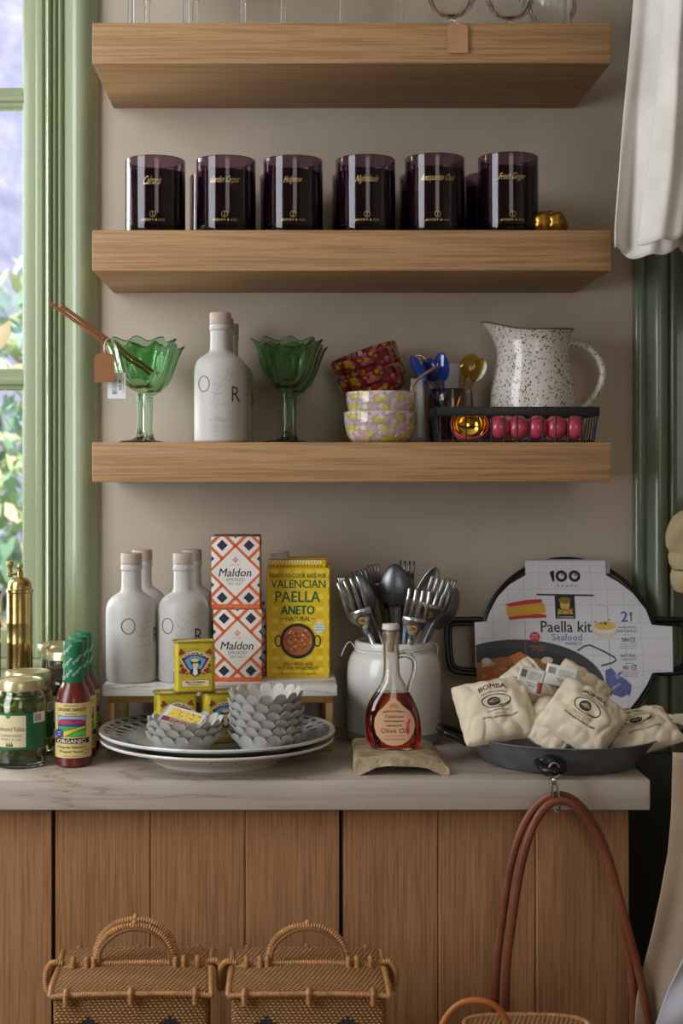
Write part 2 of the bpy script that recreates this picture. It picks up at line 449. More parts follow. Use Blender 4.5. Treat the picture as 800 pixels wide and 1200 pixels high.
# ------------------------------------------------------------------ counter and cabinets
b = MB(); b.box(-1.5, X(762, 1.87), 1.87, 2.262, CT - .04, CT, COUNTER, .0025)
tag(b.build('countertop'), 'veined taupe stone countertop running under window and shelves', 'countertop')
def cabinet(x0, x1, grooves, label, endpanel=False):
    t = thing('cabinet', label, 'cabinet', ((x0 + x1) / 2, 1.90, 0), group='oak base cabinets'); c = (x0 + x1) / 2
    DK = mat('cabinet_inside', '#2a2019', .8)
    b = MB(); b.box(x0 - c, x1 - c, .022, .36, .08, CT - .0405, OAKV if endpanel else DK, .001); b.box(x0 - c + .005, x1 - c - .005, .06, .36, 0, .08, DK)
    b.build('carcass', t)
    b = MB(); xs = [x0 + .002] + grooves + [x1 - (.002)]
    # one slab whose front carries V-grooves
    pts = [(xs[0] - c, .0)]
    for g in grooves: pts += [(g - c - .0022, 0), (g - c, .0022), (g - c + .0022, 0)]
    pts += [(xs[-1] - c, 0), (xs[-1] - c, .021), (xs[0] - c, .021)]
    n = len(pts); z0, z1 = .10, CT - .046
    vs = [(p[0], p[1], z0) for p in pts] + [(p[0], p[1], z1) for p in pts]
    b.add(vs, [(i, (i + 1) % n, n + (i + 1) % n, n + i) for i in range(n)] + [tuple(range(n))[::-1], tuple(range(n, 2 * n))], OAKV)
    b.build('door', t, angle=20)
    return t
q = lambda p: X(p, 1.90)
cabinet(q(-260), q(61.8), [q(-150), q(-42)], 'oak cabinet at the far left, only its edge strip showing')
cabinet(q(63.2), q(398.8), [q(176.5), q(287.5)], 'oak grooved cabinet front behind the two woven boxes')
cabinet(q(400.2), q(738), [q(513.5), q(627.5)], 'oak grooved cabinet front behind the leather straps', True)

# ------------------------------------------------------------------ outdoors
b = MB(); b.box(-6, 3, 2.5, 12, -.3, -.1, mat('lawn', '#7f9a5a', .9, c2='#a3a86a', ns=3)).build('ground', kind='structure')
def siding():
    t = NT('blue_render'); v = t.coord(); f = t.noise(v, 5, 6, .7, .5)
    t.l(t.ramp(f, [(.3, '#8087a8'), (.5, '#9a9bb9'), (.72, '#bcbfd4')]), t.b.inputs['Base Color']); t.bump(f, .4, .02); return t.set(.85)
hb = thing('house', 'pale blue rendered house across the garden, seen through window', 'building', (-1.0, 7.2, -.1))
OXL = -.44
b = MB(); b.box(OXL, 3.2, 0, 2.5, 0, 5.0, siding(), .02).build('house_wall', hb)
b = MB(); b.extrude([(-.9, 5.0), (3.6, 5.0), (2.0, 6.6), (.7, 6.6)], -.3, 2.8, mat('roof_slate', '#6b6e78', .8), .02).build('roof', hb)
def leaf_cloud(c, rad, n, cols, size, seed):
    rnd = random.Random(seed); bb = MB()
    ms = [mat('leaf_' + q.strip('#'), q, .5) for q in cols]
    for i in range(n):
        while True:
            p = Vector((rnd.uniform(-1, 1), rnd.uniform(-1, 1), rnd.uniform(-1, 1)))
            if p.length < 1: break
        p = Vector((p.x * rad[0], p.y * rad[1], p.z * rad[2])) + Vector(c)
        R = Euler((rnd.uniform(-1.2, 1.2), rnd.uniform(-.9, .9), rnd.uniform(0, 6.3))).to_matrix(); L = size * rnd.uniform(.6, 1.3)
        vs = [p + R @ Vector(v) for v in ((0, 0, -L), (L * .32, .06 * L, -L * .35), (L * .36, .08 * L, L * .2), (0, 0, L), (-L * .36, .08 * L, L * .2), (-L * .32, .06 * L, -L * .35))]
        bb.add(vs, [(0, 1, 2, 3), (0, 3, 4, 5)], rnd.choice(ms))
    return bb
def shrub(c, rad, n, cols, size, seed, label, name='garden_shrub'):
    t = thing(name, label, 'shrub', (c[0], c[1], -.1)); 
    leaf_cloud((0, 0, c[2] + .1), rad, n, cols, size, seed).build('foliage', t)
    b = MB(); rnd = random.Random(seed + 1); m = mat('bark', '#6e5d4b', .9)
    for i in range(7):
        a = rnd.uniform(0, 6.28); e = Vector((math.cos(a) * rad[0] * .6, math.sin(a) * rad[1] * .6, c[2] + rnd.uniform(0, rad[2] * .8)))
        b.tube(smooth_path([(0, 0, 0), (e.x * .3, e.y * .3, e.z * .5), e], 4), [.022 - .0018 * k for k in range(9)], m, 6)
    b.build('stems', t)
shrub((-.95, 4.6, 1.0), (.55, .3, 1.05), 2200, ['#a9c890', '#c3d6a5', '#8db79b', '#d8dcb0', '#b4d0d8', '#e6cfae', '#c9d8dc'], .055, 3, 'leafy garden shrub with pale green and yellow leaves outside window')
shrub((-1.55, 5.2, 1.25), (.5, .4, 1.2), 1100, ['#c8dcc0', '#d5e2c0', '#a8cdd2', '#e8dfc4'], .065, 9, 'taller pale shrub further back outside the window')
# ================================================================== SHELF 1 glasses
CLEAR = glassmat('clear_glass', '#ffffff', 0.0, 1.45)
fl = thing('champagne_flute', 'tall clear stemmed glass at the far left of top shelf', 'glass', (X(153.5, 2.08), 2.08, SZ[1]), group='stemmed glasses on the top shelf')
b = MB(); b.lathe([(0, 0), (.032, 0), (.033, .001), (.031, .0025), (.012, .005), (.0052, .009), (.0045, .014)], CLEAR, 28).build('foot', fl)
b = MB(); b.lathe([(0, .014), (.0045, .014), (.0043, .05), (.0045, .075), (.006, .082), (0, .082)], CLEAR, 14).build('stem', fl)
b = MB(); b.lathe([(0, .082), (.006, .082), (.018, .098), (.026, .125), (.028, .16), (.0265, .2), (.0255, .2), (.027, .16), (.025, .126), (.017, .101), (.0, .09)], CLEAR, 28).build('bowl', fl)
for uu, Y, lb in ((172.5, 2.17, 'second clear stemmed glass from the left, close behind the first'), (218, 2.08, 'third clear stemmed glass from left, front one of a close pair'),
                  (229, 2.17, 'fourth clear stemmed glass from left, rear one of a close pair'), (284.5, 2.09, 'fifth clear stemmed glass from the left, above the second candle'),
                  (331, 2.12, 'sixth clear stemmed glass from the left, above the third candle'), (400, 2.09, 'seventh clear stemmed glass from the left, above the fourth candle'),
                  (470.5, 2.10, 'clear stemmed glass just left of the hanging brown tag'), (664, 2.09, 'clear stemmed glass at the far right end of top shelf')):
    dup(fl, (X(uu, Y), Y, SZ[1]), label=lb)
gb = thing('wine_goblet', 'clear ribbed round goblet above the brown hanging tag', 'glass', (X(529, 2.10), 2.10, SZ[1]), group='round ribbed goblets on the top shelf')
b = MB(); b.lathe([(0, 0), (.032, 0), (.033, .001), (.031, .0025), (.012, .005), (.006, .01), (.0055, .03), (0, .03)], CLEAR, 28).build('foot', gb)
b = MB(); b.lathe([(0, .03), (.006, .03), (.018, .0345), (.028, .044, .0008), (.0345, .060, .001), (.035, .08, .001), (.031, .1, .0005), (.029, .104), (.028, .103), (.0315, .09), (.033, .075), (.031, .06), (.024, .046), (.013, .038), (0, .036)], CLEAR, 64, wave=20).build('bowl', gb)
dup(gb, (X(598, 2.11), 2.11, SZ[1]), label='clear ribbed round goblet, middle one of the three at right')
dup(gb, (X(647, 2.16), 2.16, SZ[1]), label='clear ribbed round goblet, rightmost of the round ones')
tg = thing('price_tag', 'plain brown card tag hanging over top shelf edge', 'tag', (X(536.5, 2.012), 2.0165, Z(26, 2.012)))
KRAFT = mat('kraft_card', '#b98a66', .8, c2='#ab7d5a', ns=60)
s = 2.012 / F
b = MB(); b.extrude([(-12 * s, -35 * s), (12 * s, -35 * s), (12 * s, -5 * s), (8 * s, -1 * s), (5 * s, -1 * s), (3 * s, 2 * s), (-3 * s, 2 * s), (-6 * s, -1 * s), (-9 * s, -1 * s), (-12 * s, -4 * s)], -.0006, .0006, KRAFT).build('card', tg)
b = MB(); b.tube(smooth_path([(0, -.0008, -.001), (-.003, .004, .004), (-.006, .03, .014), (-.008, .078, .022)], 5), .0006, mat('white_string', '#e6e2da', .8), 6).build('string', tg)

# ================================================================== SHELF 2 candles
CGL = glassmat('aubergine_glass', '#8a6d80', 0.02, 1.47)
WAX = mat('candle_wax', '#6a4a50', .6)
GOLD = mat('gold_ink', '#c9a878', .35, metal=.6)
sc = 2.06 / F
names = ['Calmaria', 'Garden Carpet', 'Hedgerow', 'Nightshade', 'Antiquarian Oud', 'Fresh Ginger']
cu = [182, 264.5, 343, 428, 509, 595]; ct = [190, 190, 190, 189, 187, 185.5]
cl = ['dark glass candle at the left end, lettered in thin gold script', 'dark glass candle second from left with two-word gold script', 'dark glass candle third from left, gold script on front',
      'dark glass candle fourth from left, gold script on front', 'dark glass candle fifth from left, long gold script on front', 'dark glass candle at the right end beside the brass bells']
def candle(i, u_, Y, label, written=True):
    t = thing('candle', label, 'candle', (X(u_, Y), Y, SZ[2]), group=None if written else 'candles in the second row')
    if written: t['group'] = 'dark glass candles in the front row'
    R = .0432; h = .1085 + (190 - ct[i]) * sc * .8
    b = MB(); b.lathe([(0, 0), (R - .006, 0), (R - .002, .002), (R, .007), (R, h - .001), (R - .001, h), (R - .0025, h - .001), (R - .003, .012), (R - .008, .008), (0, .008)], CGL, 56).build('glass', t)
    b = MB(); b.lathe([(0, .0085), (R - .009, .0085), (R - .0036, .013), (R - .0036, h - .019), (R - .006, h - .021), (0, h - .022)], WAX, 40); b.tube([(0, 0, h - .022), (.001, 0, h - .011)], .0008, mat('wick', '#d8cdb8', .9), 6).build('wax', t)
    if written:
        mp = cylmap(R, 0, 0, 0, 1, .0002)
        b = MB()
        n = names[i]; wd = .0031 * len(n)
        b.text(mp, n, .0, -(h - .036), wd, .0125, GOLD, 1, 0, .42, cut=.003)
        b.stroke(mp, circle(0, -.0245, .0042, n=18), .0005, GOLD, 1, closed=True); b.stroke(mp, [(0, -.028), (0, -.021)], .0006, GOLD, 1)
        b.text(mp, 'AYDRY & CO', 0, -.0165, .034, .0034, GOLD, 1, -.01, cut=.003)
        b.build('lettering', t)
    return t
for i in range(6): candle(i, cu[i], 2.073, cl[i])
rl = ['unlabelled dark candle behind second from left', 'dark candle in second row behind third from left', 'dark candle in second row behind fourth from left', 'dark candle in second row behind fifth from left', 'dark candle in second row filling the gap before the last one']
for i, uu in enumerate((255.5, 337, 422, 501, 577)): candle(0, uu, 2.185, rl[i], False)
BRASS = mat('brass', '#c49a45', .32, metal=1, c2='#a67c33', ns=50)
bl = thing('brass_bells', 'cluster of small brass petal bells beside the last candle', 'bells', (X(643, 2.06), 2.06, SZ[2]))
for k, (dx, dz, r_, sc_) in enumerate(((-9, 13, .0155, 1), (7, 13, .015, 1), (14, 10, .0105, .9), (-13, 20, .0085, 1), (2, 22, .0085, 1), (12, 21, .008, 1))):
    s = 2.06 / F; b = MB(); c0 = Vector((dx * s, -.004 if k < 2 else .006, max(dz * s, r_ + .0004)))
    def pet(uu, vv, c0=c0, r_=r_):
        a = 2 * PI * uu; q_ = PI * vv; rr = r_ * (1 + .13 * abs(math.cos(2.5 * a)) * math.sin(q_))
        return c0 + Vector((rr * math.sin(q_) * math.cos(a), -rr * math.cos(q_), rr * math.sin(q_) * math.sin(a)))
    b.grid(pet, 40, 12, BRASS, wu=True); b.build('bell', bl)

# ================================================================== SHELF 3
GG = glassmat('green_glass', '#bde6c0', 0.0, 1.48)
def coupe(u_, Y, label, rz=0):
    t = thing('green_coupe', label, 'glass', (X(u_, Y), Y, SZ[3]), (0, 0, rz), 'green scalloped stemmed glasses')
    b = MB(); b.lathe([(0, 0), (.031, 0), (.0325, .001), (.030, .0025), (.015, .0045), (.007, .008), (.0052, .014), (.0045, .03), (.0048, .06), (.006, .071), (0, .073)], GG, 32).build('stem_and_foot', t)
    pr = [(0, .073), (.008, .074, .0), (.017, .080, .0003), (.0265, .090, .0009), (.0335, .104, .0016), (.0385, .120, .0022), (.042, .132, .0027), (.046, .140, .0032, .0018), (.0500, .1455, .0036, .0030),
          (.0495, .1468, .0036, .0030), (.0442, .1405, .003, .0018), (.0400, .131, .0025), (.0365, .119, .002), (.0315, .104, .0014), (.0245, .0925, .0007), (.015, .083), (0, .078)]
    b = MB(); b.lathe(pr, GG, 96, wave=9).build('bowl', t)
    return t
coupe(164.5, 2.072, 'front green coupe of the left pair, holding the wooden sticks')
coupe(175.5, 2.185, 'rear green coupe of the left pair, behind the sticks', .2)
coupe(335, 2.072, 'front green coupe of the right pair, beside the confetti bowls', .1)
coupe(343.5, 2.187, 'rear green coupe of the right pair, half hidden', .25)
STK = mat('brown_stick', '#a0643c', .6, c2='#8b5230', ns=40)
for k, (a, c, lab) in enumerate((((58, 354.5, 2.045), (178, 441, 2.085), 'longer front brown wooden stick leaning out of left green glass'), ((72, 358, 2.052), (182, 438, 2.095), 'shorter rear brown wooden stick leaning out of left green glass'))):
    A, B_ = P(*a), P(*c); 
    o = MB().tube([A - A, (B_ - A) * .5, B_ - A], .0026, STK, 8, flat=.6, up=(0, 1, 0)).build('wooden_stick', loc=A)
    tag(o, lab, 'stick', 'wooden sticks in the green glass')
    if k == 0:
        pass
t = thing('price_tag', 'brown card tag on white string hanging from left green glass', 'tag', tuple(P(122.5, 414, 2.018)))
s = 2.018 / F
b = MB(); b.extrude([(-12 * s, -34 * s), (11.5 * s, -34 * s), (11.5 * s, -4 * s), (9 * s, -1 * s), (4 * s, 0), (3 * s, 3 * s), (-3 * s, 3 * s), (-4 * s, 0), (-9 * s, -1 * s), (-12 * s, -4 * s)], -.0006, .0006, mat('brown_card', '#94633f', .75)).build('card', t)
b = MB(); b.tube(smooth_path([(0, -.001, .001), (-.001, .006, .012), (.0005, .02, .021), (.006, .028, .024)], 5), .0007, mat('white_string', '#e6e2da', .8), 6).build('string', t)
t = thing('barcode_label', 'white barcode label hanging behind the brown tag', 'label', tuple(P(136.5, 437, 2.03)))
b = MB(); s = 2.03 / F
b.box(-10.5 * s, 10.5 * s, -.0003, .0003, -30 * s, 0, mat('white_paper', '#e9e9ec', .7)); mp = planemap((0, -.0003, 0), (1, 0, 0), (0, 0, 1), 0, 0, s)
rnd = random.Random(4)
for k in range(13):
    v_ = 3 + k * 1.75; b.art(mp, rect(-5, 0.5, v_, v_ + rnd.choice((.5, .8, 1.1))), '#303038')
b.text(mp, '88 479', 4, 14, 12, 3.2, '#303038', 1, .02, rot=PI / 2); b.text(mp, '000321', 8, 14, 16, 1.6, '#505058', 1, rot=PI / 2); b.build('card', t)
b = MB(); b.tube(smooth_path([(0, 0, 0), (.003, .004, .02), (-.002, .012, .042)], 5), .0006, mat('white_string', '#e6e2da', .8), 6).build('string', t)

# OR bottles
CER = mat('matte_white_ceramic', '#bdb8b4', .42, spec=.4, bs=.03, bscale=90)
CAP = mat('cap_wood', '#bba89d', .55, c2='#ae998d', ns=60)
INK = flat('#3d3a3a'); INKL = flat('#a59b94')
def or_bottle(loc, rz, label, group, capm=CAP, r0=.0374):
    t = thing('oil_bottle', label, 'bottle', loc, (0, 0, rz), group); k = r0 / .0372
    b = MB(); b.lathe([(0, 0), (.034 * k, 0), (.0368 * k, .0025), (.0372 * k, .006), (.0372 * k, .100), (.0364 * k, .108), (.0338 * k, .1155), (.029 * k, .1215), (.0225, .126), (.0172, .1292), (.0152, .133), (.0146, .138), (.0143, .160), (.0152, .1608), (.0157, .163), (.0155, .1675), (.0148, .1695), (0, .1695)], CER, 56)
    mp = cylmap(.0372 * k, 0, 212, 745, .001224 / 4.444 * 1.0, .00012); c = 14
    b.stroke(mp, circle(133, 445, 28, 40, 32), 4.2, INK, 1, cut=c, closed=True); b.text(mp, 'R', 297, 497, 42, 80, INK, 1, -.012, cut=c)
    br = [(185, 530), (195, 500), (210, 462), (232, 425), (262, 395)]
    b.stroke(mp, br, 2.2, INKL, 1, cut=c)
    for (x, y), dx, dy in zip(br[1:] + br[1:], (26, 30, 28, 20, -18, -22, -20, -16), (-4, -8, 2, 6, -10, -14, -16, -20)):
        b.stroke(mp, [(x, y), (x + dx * .5, y + dy * .7 - 3), (x + dx, y + dy)], 2.0, INKL, 1, cut=c)
        b.art(mp, circle(x + dx, y + dy, 6, 3, 8), INKL, 1)
    b.stroke(mp, [(180, 490), (200, 500), (222, 494), (262, 462)], 1.8, INKL, 1, cut=c)
    b.text(mp, 'OLIVE RANCH', 212, 550, 120, 9, INKL, 1, cut=c)
    for y, wd, tx in ((620, 46, 'EXTRA VIRGIN'), (633, 108, 'FRESH CALIFORNIA OLIVE OIL'), (664, 108, 'COLD PRESSED AT THE RANCH'), (686, 62, '375 ML  12.7 FL OZ')): b.text(mp, tx, 212, y, wd, 7, INKL, 1, cut=c)
    b.build('body', t)
    b = MB(); b.lathe([(0, .1696), (.0150, .1698), (.0155, .171), (.0155, .1845), (.0145, .186), (0, .1862)], capm, 32).build('cap', t)
    return t
or_bottle((X(258, 2.06), 2.06, SZ[3]), 0, 'matte white bottle in front on third shelf, letters facing out', 'white bottles on the third shelf')
or_bottle((X(261.5, 2.137), 2.137, SZ[3]), 1.9, 'matte white bottle directly behind front one on third shelf', 'white bottles on the third shelf')
or_bottle((X(268, 2.214), 2.214, SZ[3]), .75, 'matte white bottle at the back of the third shelf row', 'white bottles on the third shelf')

# confetti bowls
def confetti(name, cols, trans, sc=1.0, base='#d9d0cc'):
    t = NT(name); v = t.coord((125, 125, 150))
    w_ = t.noise(t.coord((1, 1, 1)), 60, 2); 
    vo = t.n('ShaderNodeTexVoronoi', feature='F1'); vo.inputs['Scale'].default_value = 1.0 * sc; t.l(v, vo.inputs['Vector']); vo.inputs['Randomness'].default_value = 1
    sp = t.n('ShaderNodeSeparateColor'); t.l(vo.outputs['Color'], sp.inputs[0])
    stops = [(i / len(cols), c) for i, c in enumerate(cols)]
    c = t.ramp(sp.outputs[0], stops, 'CONSTANT')
    edge = t.ramp(vo.outputs['Distance'], [(.0, '#000000'), (.55, '#000000'), (.72, '#ffffff')])
    t.l(t.mix(edge, c, base), t.b.inputs['Base Color'])
    m = t.n('ShaderNodeMath', operation='MULTIPLY_ADD'); t.l(edge, m.inputs[0]); m.inputs[1].default_value = .35; m.inputs[2].default_value = trans
    t.l(m.outputs[0], t.b.inputs['Transmission Weight']); t.b.inputs['Roughness'].default_value = .06; t.b.inputs['IOR'].default_value = 1.4
    t.b.inputs['Coat Weight'].default_value = .3; return t.m
CONF = confetti('confetti_glass', ['#d8b6bc', '#e3d32c', '#d9b3bb', '#d8c024', '#e6cfd0', '#cfa9b2', '#e9dcd8', '#d9cf45', '#dcbcc4'], .25)
CONR = confetti('red_confetti_glass', ['#a8323c', '#9b2433', '#c9a022', '#b05a74', '#a53a30', '#c4912a', '#b9707f', '#8d1f2c'], .25, base='#7c2a30')
CONG = confetti('teal_confetti_glass', ['#3d8b7c', '#57a596', '#2f6f6a', '#9fc6a6'], .3, base='#3b7a70')
def bowl_prof(): return [(0, 0), (.034, 0), (.041, .002), (.047, .008), (.0505, .018), (.0525, .030), (.0535, .044), (.0525, .0452), (.0512, .044), (.0502, .030), (.0482, .020), (.0445, .0115), (.039, .0065), (.030, .005), (0, .005)]
def cbowl(M, label, m, group):
    t = MB().lathe(bowl_prof(), m, 56).build('confetti_bowl'); t.matrix_world = M
    return tag(t, label, 'bowl', group)
T = Matrix.Translation
yb = 2.092
cbowl(T((X(445.5, yb), yb, SZ[3])), 'yellow and pink speckled glass bowl, lower of the front stack', CONF, 'speckled glass bowls')
cbowl(T((X(446.5, yb), yb, SZ[3] + .031)) @ Matrix.Scale(.955, 4), 'yellow and pink speckled glass bowl nested on top of front stack', CONF, 'speckled glass bowls')
yb = 2.198
for k in range(2):
    cbowl(T((X(447, yb), yb, SZ[3] + .027 * k)) @ Matrix.Scale(.95 - .03 * k, 4), ('teal glass bowl at the bottom, hidden behind the front stack', 'teal glass bowl peeking out beneath the tilted red bowls')[k], CONG, 'teal glass bowls')
for k in range(2):
    M = T((X(440, yb) + .004 - .009 * k, yb, SZ[3] + .073 + .026 * k)) @ Matrix.Rotation(-math.radians(20), 4, 'Y') @ Matrix.Rotation(math.radians(8), 4, 'X')
    cbowl(M, ('red and yellow speckled glass bowl, lower of the tilted pair', 'red and yellow speckled glass bowl, upper of the tilted pair')[k], CONR, 'tilted red speckled bowls')

# tumbler with glass spoons
TY = 2.175
SMOKE = glassmat('smoky_glass', '#c9aeb0', 0.0, 1.45)
tum = thing('glass_tumbler', 'smoky pink glass tumbler holding spoons, behind wire basket', 'tumbler', (X(528, TY), TY, SZ[3]))
b = MB(); b.lathe([(0, 0), (.026, 0), (.0295, .002), (.0325, .012), (.0340, .035), (.0338, .066), (.032, .082), (.031, .083), (.030, .082), (.0315, .066), (.0318, .035), (.030, .014), (.026, .006), (0, .006)], SMOKE, 40).build('glass_wall', tum)
def glass_spoon(u_, v_, Y, roll, mt, label, a=.0125, bb=.0195, lean=(0, 0)):
    T0 = P(u_, v_, Y); B0 = Vector((X(528, TY) + lean[0], TY + lean[1], SZ[3] + .012))
    d = (T0 - B0); L = d.length; d.normalize(); y0 = Vector((math.sin(roll), math.cos(roll), 0)); x0 = y0.cross(d).normalized(); y0 = d.cross(x0)
    M = Matrix((x0, y0, d)).transposed().to_4x4(); M.translation = B0
    t = MB()
    def head(uu, vv):
        q_ = vv; a_ = 2 * PI * uu; return Vector((a * q_ * math.cos(a_), -.004 * (1 - q_ * q_) - .0006, L + bb * q_ * math.sin(a_)))
    def head2(uu, vv):
        p = head(uu, vv); p.y += .0016; return p
    t.grid(head, 28, 6, mt, wu=True); t.grid(head2, 28, 6, mt, wu=True, flip=True)
    t.tube([head(i / 28, 1) + Vector((0, .0008, 0)) for i in range(28)], .0012, mt, 6, closed=True)
    t.tube([(0, 0, 0), (0, 0, L * .5), (0, -.001, L - bb + .001)], [.0018, .0016, .002], mt, 8)
    o = t.build('glass_spoon'); o.matrix_world = M; return tag(o, label, 'spoon', 'glass spoons in the tumbler')
BLUE = mat('cobalt_glass', '#1c3f8a', .04, trans=.35, ior=1.5, coat=.5)
AMB = glassmat('amber_glass', '#e6c94e', 0.02, 1.45)
glass_spoon(490, 432, 2.15, 1.0, BLUE, 'cobalt blue glass spoon at the left, turned edge on', bb=.021, lean=(.006, -.006))
glass_spoon(505, 434, 2.16, .3, BLUE, 'cobalt blue glass spoon in the middle of the tumbler', a=.013, bb=.017, lean=(.008, 0))
glass_spoon(517.5, 430, 2.155, .75, BLUE, 'cobalt blue glass spoon at the right, tallest of blue ones', bb=.0205, lean=(-.004, -.004))
glass_spoon(494, 430, 2.19, .5, AMB, 'amber glass spoon behind the leftmost blue spoon', bb=.019, lean=(.006, .008))
glass_spoon(550, 429, 2.19, .1, AMB, 'clear amber glass spoon, left one of the yellow pair', a=.0145, bb=.0185, lean=(-.006, .006))
glass_spoon(560.5, 434, 2.165, -.5, AMB, 'clear amber glass spoon, right one of the yellow pair', a=.013, bb=.018, lean=(-.008, -.004))
PK = glassmat('pink_glass', '#e3b9b2', 0.02, 1.45)
b = MB(); A = P(483, 453, 2.085); 
b.tube(smooth_path([(0, 0, -.012), (0, 0, 0), P(495, 440, 2.12) - A, P(511, 430, 2.15) - A, P(514, 431, 2.155) - A], 6), .0022, mat('pink_glass_rod', '#cfa79f', .1, trans=.4), 10)
tag(b.build('glass_straw', loc=A), 'bent pink glass straw resting over the speckled bowl rim', 'straw')
b = MB(); mp = None
b.grid(lambda a, c: Vector((.022 * (a - .5) * (1.15 - .3 * c), .0025 * math.sin(PI * a) * (1 - .6 * c), .098 * c)), 6, 8, mat('clear_packet', '#b9b5b4', .25, trans=.3))
o = b.build('plastic_sleeve', loc=(X(491, 2.13), 2.15, SZ[3] + .0005), rot=(-.06, 0, .1), solid=.0006); tag(o, 'greyish plastic sleeve standing between bowls and tumbler', 'packet')
o = MB().box(-.013, .013, -.0004, .0004, 0, .04, mat('grey_card', '#a5a19e', .7)).build('paper_card', loc=(X(527, 2.2), 2.203, SZ[3] + .0845), rot=(-.05, .06, 0)); tag(o, 'small grey card standing behind the spoons in tumbler', 'card')

# speckled pitcher
def enamel():
    t = NT('speckled_enamel'); v = t.coord((1, 1, .7)); 
    vo = t.n('ShaderNodeTexVoronoi'); vo.inputs['Scale'].default_value = 340; wv = t.noise(v, 90, 2)
    ad = t.n('ShaderNodeVectorMath', operation='MULTIPLY_ADD'); t.l(wv, ad.inputs[0]); ad.inputs[1].default_value = (.01, .01, .01); t.l(v, ad.inputs[2]); t.l(ad.outputs[0], vo.inputs['Vector'])
    sp = t.n('ShaderNodeSeparateColor'); t.l(vo.outputs['Color'], sp.inputs[0])
    th = t.n('ShaderNodeMath', operation='MULTIPLY'); t.l(sp.outputs[1], th.inputs[0]); th.inputs[1].default_value = .52
    lt = t.n('ShaderNodeMath', operation='LESS_THAN'); t.l(vo.outputs['Distance'], lt.inputs[0]); t.l(th.outputs[0], lt.inputs[1])
    on = t.n('ShaderNodeMath', operation='GREATER_THAN'); t.l(sp.outputs[0], on.inputs[0]); on.inputs[1].default_value = .12
    m = t.n('ShaderNodeMath', operation='MULTIPLY'); t.l(lt.outputs[0], m.inputs[0]); t.l(on.outputs[0], m.inputs[1])
    t.l(t.mix(m.outputs[0], '#d6cec4', '#5f4c3e'), t.b.inputs['Base Color']); return t.set(.2, spec=.5, coat=.3)
ENA = enamel(); PY = 2.192; s = PY / F
pit = thing('speckled_pitcher', 'white enamel pitcher with brown speckles behind the wire basket', 'pitcher', (X(624, PY), PY, SZ[3]))
pp = [(0, 0), (40, 0), (44, 3), (47, 14), (49.5, 32), (49.5, 52), (47, 72), (43, 92), (40.5, 108), (41, 120), (43.5, 128), (47, 133)]
b = MB()
def pitf(uu, vv):
    a = 2 * PI * uu; k = vv * (len(pp) - 1); i = min(int(k), len(pp) - 2); f = k - i
    r_ = (pp[i][0] * (1 - f) + pp[i + 1][0] * f) * s; z = (pp[i][1] * (1 - f) + pp[i + 1][1] * f) * s
    d = max(0, -math.sin(a) * 0 - math.cos(a))          # -x side is the lip
    tt = max(0, (z / s - 104) / 29) if z / s > 104 else 0
    r_ += (d ** 6) * tt ** 1.4 * 13 * s; z += (d ** 4) * tt * 9 * s + tt * 3 * s * (abs(math.cos(a)) ** 2) - tt * 2 * s
    return Vector((r_ * math.cos(a), r_ * math.sin(a), z))
b.grid(pitf, 64, 44, ENA, wu=True).build('body', pit, solid=.0016)
b = MB(); rim = [pitf(i / 64, 1) for i in range(64)]
b.tube(rim, .0014, mat('dark_rim_enamel', '#6d5c50', .3), 8, closed=True).build('rim', pit)
b = MB(); hp = [(38, 0, 116), (52, 0, 117), (66, 0, 112), (78, 0, 98), (82, 0, 84), (78, 0, 66), (66, 0, 50), (54, 0, 38), (47, 0, 32)]
b.tube(smooth_path([Vector(p) * s for p in hp], 6), 4.9 * s, ENA, 12, flat=.9, up=(0, 0, 1)).build('handle', pit)

# wire basket with pink scoop
BY = 2.083; BK = mat('black_wire', '#16181b', .4)
wb = thing('wire_basket', 'black wire basket with flat top rim holding pink scoop', 'basket', (X(605, 2.05), BY, SZ[3]))
hw = (701 - 509) / 2 * 2.04 / F; hd = .043; z1 = Z(476.5, 2.04) - SZ[3]; zb_ = Z(487.5, 2.04) - SZ[3]; wr = .0011
b = MB()
for (x0, x1, y0, y1) in ((-hw, hw, -hd, -hd + .002), (-hw, hw, hd - .002, hd), (-hw, -hw + .002, -hd, hd), (hw - .002, hw, -hd, hd)):
    b.box(x0, x1, y0, y1, zb_, z1, BK, .0006)
b.build('rim', wb)
def wire(p0, p1, p2): return MB().tube([p0, p1, p2], wr, BK, 6).build('wire', wb)
N1 = 12
fw = hw - .006
for i in range(N1 + 1):
    x = -fw + 2 * fw * i / N1; wire((x, -hd + .002, zb_ + .002), (x * .985, -hd + .005, .0015), (x * .985, hd - .005, .0015))
    wire((x, hd - .002, zb_ + .002), (x * .985, hd - .005, .0025), (x * .985, hd - .012, .0015))
for j in range(5):
    y = -hd + .008 + (2 * hd - .016) * j / 4
    for sg in (-1, 1): wire((sg * (hw - .001), y, zb_ + .002), (sg * (hw - .006), y, .0022), (sg * (hw - .02), y, .0022))
for y in (-hd + .006, 0, hd - .006): MB().tube([(-hw + .006, y, .0031), (hw - .006, y, .0031)], wr, BK, 6).build('wire', wb)
PINK = mat('pink_enamel', '#cf4f66', .25, coat=.4, c2='#c4465c', ns=30); GOLDM = metal('polished_gold', '#e3b545', .12)
sy = 2.068; s = sy / F
scp = thing('ice_cream_scoop', 'pink beaded-handle scoop with shiny gold bowl inside basket', 'scoop', (X(550, sy), sy, SZ[3] + .0046), (0, 0, 0))
b = MB(); R0 = 22.5 * s; Rm = Matrix.Rotation(math.radians(52), 4, 'X')
